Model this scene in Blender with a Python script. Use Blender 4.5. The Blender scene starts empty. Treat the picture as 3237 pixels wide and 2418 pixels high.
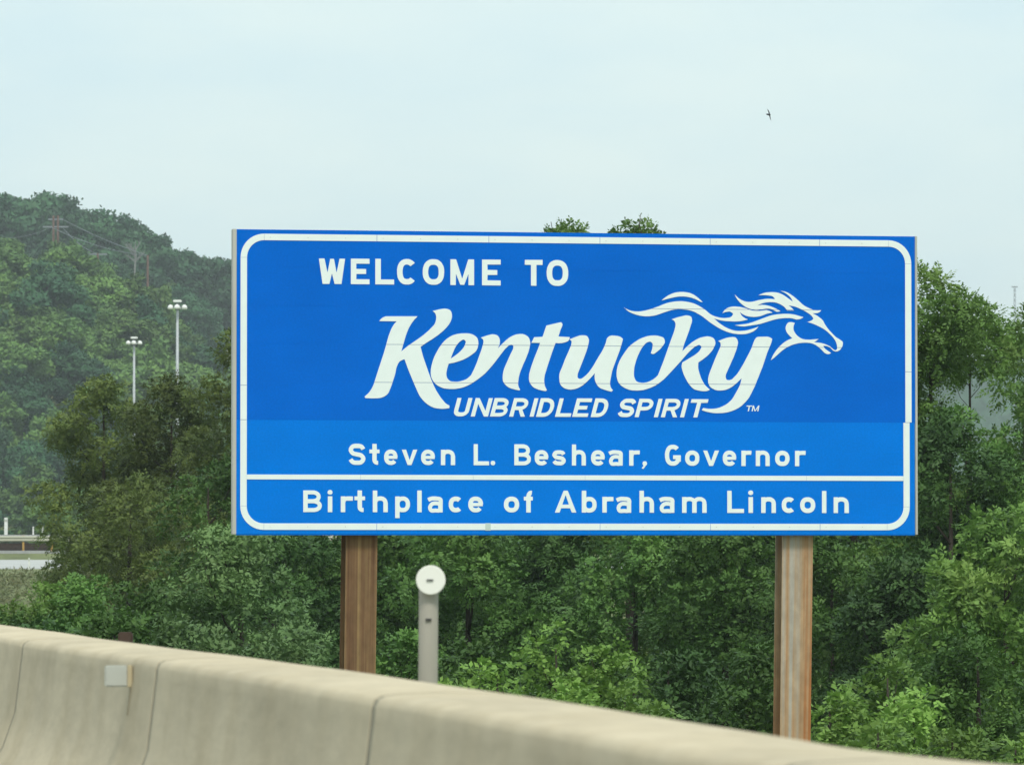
import bpy, bmesh, math, random
import numpy as np
from mathutils import Vector
from mathutils.geometry import tessellate_polygon

R = math.radians
SC = bpy.context.scene
COL = SC.collection
random.seed(7)

# ------------------------------------------------------------------ camera, sky, sun, exposure
FPX = 17500.0                                   # focal length in photo pixels (3237 wide)
PITCH = math.atan(531 / FPX)
EYE = Vector((0, 0, 1.07))
cam = bpy.data.cameras.new('camera')
cam.sensor_fit = 'HORIZONTAL'; cam.sensor_width = 36.0; cam.lens = FPX / 3237 * 36
cam.clip_start = 0.5; cam.clip_end = 9000
cam.dof.use_dof = True; cam.dof.focus_distance = 45.0
cam.dof.aperture_fstop = 20.0
camo = bpy.data.objects.new('camera', cam); COL.objects.link(camo)
camo.location = EYE; camo.rotation_euler = (R(90) + PITCH, 0, 0)
SC.camera = camo

SUN_EL, SUN_AZ = R(55), R(165)                   # azimuth clockwise from +Y (the view direction)
world = bpy.data.worlds.new('World'); SC.world = world; world.use_nodes = True
wn = world.node_tree; wn.nodes.clear()
def wnode(t, **k):
    n = wn.nodes.new(t)
    for a, b in k.items(): setattr(n, a, b)
    return n
w_out = wnode('ShaderNodeOutputWorld'); w_bg = wnode('ShaderNodeBackground')
w_sky = wnode('ShaderNodeTexSky', sky_type='NISHITA', sun_disc=False)
w_sky.sun_elevation = SUN_EL; w_sky.sun_rotation = SUN_AZ
w_sky.air_density = 1.0; w_sky.dust_density = 3.0
w_tc = wnode('ShaderNodeTexCoord'); w_map = wnode('ShaderNodeMapping')
w_map.inputs['Scale'].default_value = (5, 5, 16)
w_noi = wnode('ShaderNodeTexNoise'); w_noi.inputs['Scale'].default_value = 3.2; w_noi.inputs['Detail'].default_value = 6.0
w_noi.inputs['Roughness'].default_value = 0.5
w_ramp = wnode('ShaderNodeValToRGB')
w_ramp.color_ramp.elements[0].position = 0.3; w_ramp.color_ramp.elements[0].color = (0.685, 0.865, 0.905, 1)
w_ramp.color_ramp.elements[1].position = 0.75; w_ramp.color_ramp.elements[1].color = (0.815, 0.945, 0.915, 1)
w_mul = wnode('ShaderNodeVectorMath', operation='SCALE'); w_mul.inputs['Scale'].default_value = 9.4
w_mix = wnode('ShaderNodeMix', data_type='RGBA'); w_mix.inputs['Factor'].default_value = 0.94
w_bg.inputs['Strength'].default_value = 0.1
L = wn.links.new
L(w_tc.outputs['Generated'], w_map.inputs['Vector']); L(w_map.outputs['Vector'], w_noi.inputs['Vector'])
L(w_noi.outputs['Fac'], w_ramp.inputs['Fac']); L(w_ramp.outputs['Color'], w_mul.inputs[0])
L(w_sky.outputs['Color'], w_mix.inputs['A']); L(w_mul.outputs['Vector'], w_mix.inputs['B'])
L(w_mix.outputs['Result'], w_bg.inputs['Color']); L(w_bg.outputs['Background'], w_out.inputs['Surface'])

sl = bpy.data.lights.new('sun', 'SUN'); sl.energy = 2.0; sl.angle = R(14); sl.color = (1.0, 0.95, 0.86)
so = bpy.data.objects.new('sun', sl); COL.objects.link(so)
sd = Vector((math.sin(SUN_AZ) * math.cos(SUN_EL), math.cos(SUN_AZ) * math.cos(SUN_EL), math.sin(SUN_EL)))
so.rotation_euler = sd.to_track_quat('Z', 'Y').to_euler(); so.location = sd * 60
SC.view_settings.view_transform = 'Standard'; SC.view_settings.look = 'None'
SC.view_settings.exposure = 0.28; SC.view_settings.gamma = 1.0; SC.view_settings.use_curve_mapping = False
SC.cycles.volume_bounces = 0; SC.cycles.max_bounces = 7; SC.cycles.transparent_max_bounces = 8

# ------------------------------------------------------------------ helpers
def place(px, py, Y):
    """point Y metres ahead whose direction was measured in the photograph"""
    u, w = px - 1618.5, 1209 - py
    d = Vector((u, FPX * math.cos(PITCH) - w * math.sin(PITCH), FPX * math.sin(PITCH) + w * math.cos(PITCH)))
    return EYE + d * (Y / d.y)
TH = math.atan(3380.5 / FPX); CT, ST = math.cos(TH), math.sin(TH)   # the road runs 10.9 degrees to the left of the view
def road(l, a, z=0.0):
    """l metres right of the car's path, a metres along it"""
    return Vector((l * CT - a * ST, l * ST + a * CT, z))

def tag(o, label=None, cat=None, group=None, kind=None):
    if label: o['label'] = label
    if cat: o['category'] = cat
    if group: o['group'] = group
    if kind: o['kind'] = kind
    return o
def empty(name, loc, label, cat, group=None, rz=0):
    o = bpy.data.objects.new(name, None); COL.objects.link(o)
    o.location = loc; o.rotation_euler = (0, 0, rz); o.empty_display_size = 0.3
    return tag(o, label, cat, group)
def link(name, me, mat=None, parent=None, loc=None):
    o = bpy.data.objects.new(name, me); COL.objects.link(o)
    if mat and not me.materials: me.materials.append(mat)
    if parent: o.parent = parent
    if loc is not None: o.location = loc
    return o
TRIS = [0]
def quads_mesh(name, V, NV=None, soft=.6):
    """V: (n,4,3) array of quads; NV: the outward direction of the leaf mass each quad belongs to"""
    n = len(V); TRIS[0] += 2 * n; me = bpy.data.meshes.new(name)
    if NV is not None:
        fn = np.cross(V[:, 1] - V[:, 3], V[:, 2] - V[:, 0]); fn /= np.linalg.norm(fn, axis=1, keepdims=True) + 1e-12
        flip = (fn * NV).sum(1) < 0
        V = V.copy(); V[flip] = V[flip][:, ::-1]; fn[flip] *= -1
        vn = NV * soft + fn * (1 - soft); vn /= np.linalg.norm(vn, axis=1, keepdims=True) + 1e-9
    me.vertices.add(4 * n); me.vertices.foreach_set('co', V.reshape(-1).astype(np.float32))
    me.loops.add(4 * n); me.loops.foreach_set('vertex_index', np.arange(4 * n, dtype=np.int32))
    me.polygons.add(n); me.polygons.foreach_set('loop_start', np.arange(0, 4 * n, 4, dtype=np.int32))
    me.polygons.foreach_set('loop_total', np.full(n, 4, dtype=np.int32))
    me.update(calc_edges=True)
    if NV is not None:
        me.normals_split_custom_set_from_vertices(np.repeat(vn, 4, axis=0).astype(np.float32))
    return me
class MB:
    def __init__(s): s.v = []; s.f = []
    def box(s, x0, x1, y0, y1, z0, z1):
        b = len(s.v)
        s.v += [(x, y, z) for z in (z0, z1) for y in (y0, y1) for x in (x0, x1)]
        s.f += [(b, b+2, b+3, b+1), (b+4, b+5, b+7, b+6), (b, b+1, b+5, b+4), (b+2, b+6, b+7, b+3), (b, b+4, b+6, b+2), (b+1, b+3, b+7, b+5)]
        return s
    def tube(s, pts, rad, n=8, cap=True):
        pts = [Vector(p) for p in pts]; m = len(pts)
        rr_ = rad if isinstance(rad, (list, tuple)) else [rad] * m
        prev = None
        for i, p in enumerate(pts):
            t = (pts[min(i+1, m-1)] - pts[max(i-1, 0)]).normalized()
            a = prev if prev else (Vector((1, 0, 0)) if abs(t.x) < .9 else Vector((0, 1, 0)))
            a = (a - t * a.dot(t)).normalized(); prev = a; b_ = t.cross(a)
            s.v += [tuple(p + (a * math.cos(2*math.pi*k/n) + b_ * math.sin(2*math.pi*k/n)) * rr_[i]) for k in range(n)]
        b = len(s.v) - m * n
        for i in range(m - 1):
            for k in range(n):
                k2 = (k + 1) % n
                s.f.append((b + i*n + k, b + i*n + k2, b + (i+1)*n + k2, b + (i+1)*n + k))
        if cap:
            s.f.append(tuple(b + k for k in range(n))[::-1]); s.f.append(tuple(b + (m-1)*n + k for k in range(n)))
        return s
    def prism(s, prof, y0, y1):
        """profile in x,z extruded along y"""
        n = len(prof); b = len(s.v)
        s.v += [(x, y0, z) for x, z in prof] + [(x, y1, z) for x, z in prof]
        for k in range(n): k2 = (k+1) % n; s.f.append((b+k, b+k2, b+n+k2, b+n+k))
        s.f.append(tuple(b+k for k in range(n))[::-1]); s.f.append(tuple(b+n+k for k in range(n)))
        return s
    def build(s, name, mat, parent=None, loc=None, bevel=0.0, smooth=False):
        me = bpy.data.meshes.new(name); me.from_pydata(s.v, [], s.f)
        bm = bmesh.new(); bm.from_mesh(me); bmesh.ops.recalc_face_normals(bm, faces=bm.faces[:])
        if bevel:
            bmesh.ops.bevel(bm, geom=bm.edges[:] , offset=bevel, segments=2, affect='EDGES', clamp_overlap=True)
        bm.to_mesh(me); bm.free()
        if smooth:
            me.polygons.foreach_set('use_smooth', [True] * len(me.polygons))
        return link(name, me, mat, parent, loc)

# ------------------------------------------------------------------ materials
def material(name, rough=0.8, metal=0.0, spec=0.3):
    m = bpy.data.materials.new(name); m.use_nodes = True
    b = m.node_tree.nodes['Principled BSDF']
    b.inputs['Roughness'].default_value = rough; b.inputs['Metallic'].default_value = metal
    b.inputs['Specular IOR Level'].default_value = spec
    return m, m.node_tree, b
def noise(nt, scale, vec=None, detail=4, rough=.55, mapping=None):
    n = nt.nodes.new('ShaderNodeTexNoise'); n.inputs['Scale'].default_value = scale
    n.inputs['Detail'].default_value = detail; n.inputs['Roughness'].default_value = rough
    tc = nt.nodes.new('ShaderNodeTexCoord'); mp = nt.nodes.new('ShaderNodeMapping')
    if mapping: mp.inputs['Scale'].default_value = mapping
    nt.links.new(tc.outputs['Object'], mp.inputs['Vector']); nt.links.new(mp.outputs['Vector'], n.inputs['Vector'])
    return n
def ramp(nt, src, stops):
    r = nt.nodes.new('ShaderNodeValToRGB'); e = r.color_ramp.elements
    while len(e) < len(stops): e.new(.5)
    for el, (p, c) in zip(e, stops): el.position = p; el.color = (*c, 1)
    nt.links.new(src, r.inputs['Fac']); return r
def mix(nt, fac, a, b, mode='MIX'):
    m = nt.nodes.new('ShaderNodeMix'); m.data_type = 'RGBA'; m.blend_type = mode
    for s, v in (('Factor', fac), ('A', a), ('B', b)):
        if hasattr(v, 'is_linked') or hasattr(v, 'links'): nt.links.new(v, m.inputs[s])
        else: m.inputs[s].default_value = v if s == 'Factor' else (*v, 1)
    return m.outputs['Result']
def bump(nt, b, src, strength, dist):
    n = nt.nodes.new('ShaderNodeBump'); n.inputs['Strength'].default_value = strength; n.inputs['Distance'].default_value = dist
    nt.links.new(src, n.inputs['Height']); nt.links.new(n.outputs['Normal'], b.inputs['Normal'])
def plain(name, c, rough=.7, metal=0.0, var=.15, scale=6, mapping=None, bmp=0, spec=.3):
    m, nt, b = material(name, rough, metal, spec)
    n = noise(nt, scale, mapping=mapping, detail=5)
    r = ramp(nt, n.outputs['Fac'], [(.3, tuple(x*(1-var) for x in c)), (.7, tuple(min(1, x*(1+var)) for x in c))])
    nt.links.new(r.outputs['Color'], b.inputs['Base Color'])
    if bmp: bump(nt, b, n.outputs['Fac'], bmp, .01)
    return m
def leafmat(name, c1, c2, c3, tr=.25, scale=.9, amount=.35):
    """foliage: colour drifts over the crown between three greens, a little light passes through"""
    m, nt, b = material(name, .55, 0, .25)
    n = noise(nt, scale, detail=3); n2 = noise(nt, scale * 7, detail=2)
    a = ramp(nt, n.outputs['Fac'], [(.32, c1), (.52, c2), (.72, c3)])
    oi = nt.nodes.new('ShaderNodeObjectInfo')
    hs = nt.nodes.new('ShaderNodeHueSaturation')
    mr = nt.nodes.new('ShaderNodeMapRange'); mr.inputs['To Min'].default_value = 1 - amount; mr.inputs['To Max'].default_value = 1 + amount
    nt.links.new(oi.outputs['Random'], mr.inputs['Value']); nt.links.new(mr.outputs['Result'], hs.inputs['Value'])
    fine = ramp(nt, n2.outputs['Fac'], [(.3, (.80,)*3), (.7, (1.18,)*3)])
    nt.links.new(mix(nt, 1.0, a.outputs['Color'], fine.outputs['Color'], 'MULTIPLY'), hs.inputs['Color'])
    nt.links.new(hs.outputs['Color'], b.inputs['Base Color'])
    t = nt.nodes.new('ShaderNodeBsdfTranslucent'); nt.links.new(hs.outputs['Color'], t.inputs['Color'])
    ms = nt.nodes.new('ShaderNodeMixShader'); ms.inputs['Fac'].default_value = tr
    nt.links.new(b.outputs['BSDF'], ms.inputs[1]); nt.links.new(t.outputs['BSDF'], ms.inputs[2])
    nt.links.new(ms.outputs['Shader'], nt.nodes['Material Output'].inputs['Surface'])
    return m

M = {}
def concrete(name, base, stain):
    m, nt, b = material(name, .9, 0, .2)
    n1 = noise(nt, 3.2, detail=6, mapping=(1, .35, 1)); n2 = noise(nt, 30, detail=4, mapping=(1, .25, 1)); n3 = noise(nt, 4, detail=5, mapping=(1, .9, .3))
    a = ramp(nt, n1.outputs['Fac'], [(.28, tuple(x*.84 for x in base)), (.5, base), (.75, tuple(x*1.07 for x in base))])
    st = ramp(nt, n3.outputs['Fac'], [(.42, (1, 1, 1)), (.68, stain)])
    c = mix(nt, .75, a.outputs['Color'], st.outputs['Color'], 'MULTIPLY')
    g = ramp(nt, n2.outputs['Fac'], [(.3, (.93,)*3), (.7, (1.05,)*3)])
    c = mix(nt, 1.0, c, g.outputs['Color'], 'MULTIPLY')
    nt.links.new(c, b.inputs['Base Color']); bump(nt, b, n2.outputs['Fac'], .35, .004)
    return m
M['concrete'] = concrete('barrier_concrete', (.55, .465, .335), (.86, .84, .80))
M['asphalt'] = plain('worn_pavement', (.20, .19, .165), .95, var=.15, scale=40, bmp=.3)
M['paint'] = plain('road_paint', (.7, .7, .66), .8, var=.1, scale=12)
M['grass'] = plain('grass_ground', (.15, .17, .065), .95, var=.4, scale=.6, mapping=(1, .35, 1))
M['verge'] = plain('dry_verge', (.20, .20, .09), .95, var=.25, scale=.6)
M['pale_road'] = plain('pale_concrete_road', (.42, .42, .41), .9, var=.08, scale=.5)
M['forest_floor'] = plain('forest_floor', (.03, .05, .02), .95, var=.4, scale=.06)
M['far_trees'] = plain('far_wooded_slope', (.035, .080, .045), .95, var=.5, scale=.12)
def blue_panel(name, c):
    m, nt, b = material(name, .55, 0, .03)
    n = noise(nt, 1.1, detail=5, mapping=(1, 1, 2)); n2 = noise(nt, 60, detail=3)
    a = ramp(nt, n.outputs['Fac'], [(.3, tuple(x*.93 for x in c)), (.7, tuple(x*1.07 for x in c))])
    g = ramp(nt, n2.outputs['Fac'], [(.3, (.93,)*3), (.7, (1.07,)*3)])
    nt.links.new(mix(nt, 1.0, a.outputs['Color'], g.outputs['Color'], 'MULTIPLY'), b.inputs['Base Color'])
    return m
M['blue_dark'] = blue_panel('blue_sheeting_dark', (.0006, .130, .62))
M['blue_light'] = blue_panel('blue_sheeting_light', (.0004, .182, .73))
M['white_sheet'] = plain('white_sheeting', (.80, .86, .86), .45, var=.025, scale=9, spec=.35)
M['alum'] = plain('weathered_aluminium', (.50, .49, .46), .55, metal=.25, var=.12, scale=3, mapping=(1, 1, .3))
M['rivet'] = plain('rivet_metal', (.55, .57, .56), .5, metal=.4)
M['patch'] = plain('grey_tape', (.50, .60, .57), .6)
def rusty(name, base, rust, pale, seed, wmap=(26, 5, .28), p=(.34, .5, .66)):
    m, nt, b = material(name, .85, 0, .25)
    n1 = noise(nt, 1.0, detail=5, mapping=wmap); n2 = noise(nt, 14, detail=4, mapping=(1, 1, .5)); n3 = noise(nt, .9, detail=3)
    for n in (n1,):
        n.noise_dimensions = '4D'; n.inputs['W'].default_value = seed
    a = ramp(nt, n1.outputs['Fac'], [(p[0], rust), (p[1], base), (p[2], pale)])
    g = ramp(nt, n2.outputs['Fac'], [(.3, (.82,)*3), (.7, (1.15,)*3)])
    nt.links.new(mix(nt, 1.0, a.outputs['Color'], g.outputs['Color'], 'MULTIPLY'), b.inputs['Base Color'])
    bump(nt, b, n2.outputs['Fac'], .2, .003)
    return m
M['rust_brown'] = rusty('brown_weathered_steel', (.175, .100, .052), (.105, .050, .026), (.27, .175, .08), 3.1)
M['rust_pale'] = rusty('pale_rust_streaked_steel', (.40, .27, .16), (.34, .14, .05), (.38, .345, .30), 8.3, (17, 5, .22), (.38, .5, .62))
M['galv'] = plain('galvanised_steel', (.36, .36, .36), .6, metal=.1, var=.12, scale=4, mapping=(6, 6, .3))
M['post_grey'] = plain('faded_plastic_post', (.34, .315, .27), .7, var=.1, scale=5, mapping=(3, 3, .6))
M['reflector'] = plain('white_reflector', (.83, .82, .76), .4, var=.03)
M['joint'] = plain('joint_sealant', (.27, .24, .18), .9)
M['dark'] = plain('dark_steel', (.05, .05, .05), .6)
M['grey_plate'] = plain('grey_reflector_plate', (.46, .47, .42), .4, var=.05)
M['amber'] = plain('amber_plastic', (.50, .42, .27), .4, var=.08)
M['stain'] = plain('rust_streak', (.30, .26, .18), .9, var=.2)
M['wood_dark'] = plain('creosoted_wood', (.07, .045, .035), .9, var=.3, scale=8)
M['wood_red'] = plain('reddish_pole_wood', (.17, .105, .085), .9, var=.25, scale=2)
M['wire'] = plain('weathered_cable', (.22, .24, .26), .7)
M['orange'] = plain('orange_brown_post', (.42, .25, .07), .8)
M['beam'] = plain('guardrail_metal', (.46, .45, .36), .6, metal=.1, var=.08, scale=.5)
M['white_paint'] = plain('white_paint', (.75, .75, .72), .6)
M['lamp_white'] = plain('lamp_housing_white', (.82, .82, .8), .35)
M['mast'] = plain('galvanised_mast', (.42, .44, .46), .55, metal=.15)
M['bark'] = plain('bark', (.045, .036, .028), .95, var=.35, scale=9, mapping=(1, 1, .3), bmp=.3)
M['bark_pale'] = plain('pale_bark', (.20, .20, .19), .95, var=.2, scale=4)
M['bird'] = plain('bird_feathers', (.03, .035, .045), .7)

M['leaf_green'] = leafmat('leaves_green', (.062, .132, .030), (.096, .195, .044), (.145, .265, .062), .25)
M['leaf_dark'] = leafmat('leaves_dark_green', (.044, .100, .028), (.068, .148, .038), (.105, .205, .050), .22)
M['leaf_olive'] = leafmat('leaves_olive_brown', (.088, .140, .033), (.128, .170, .042), (.168, .225, .053), .28)
M['leaf_light'] = leafmat('leaves_light_green', (.130, .240, .048), (.175, .305, .062), (.225, .360, .082), .3)
M['leaf_grey'] = leafmat('leaves_grey_green', (.085, .160, .055), (.125, .210, .074), (.165, .260, .092), .25)
M['leaf_locust'] = leafmat('leaves_locust', (.085, .170, .036), (.130, .230, .050), (.190, .280, .072), .3)
M['leaf_hill'] = leafmat('leaves_hill', (.024, .078, .036), (.040, .112, .044), (.064, .150, .050), .2, .16, .4)
M['leaf_hill_bright'] = leafmat('leaves_hill_bright', (.075, .155, .038), (.115, .210, .046), (.160, .260, .058), .2, .16, .3)
M['weeds'] = leafmat('dry_weeds', (.10, .13, .04), (.16, .17, .07), (.22, .20, .10), .2)
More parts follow.
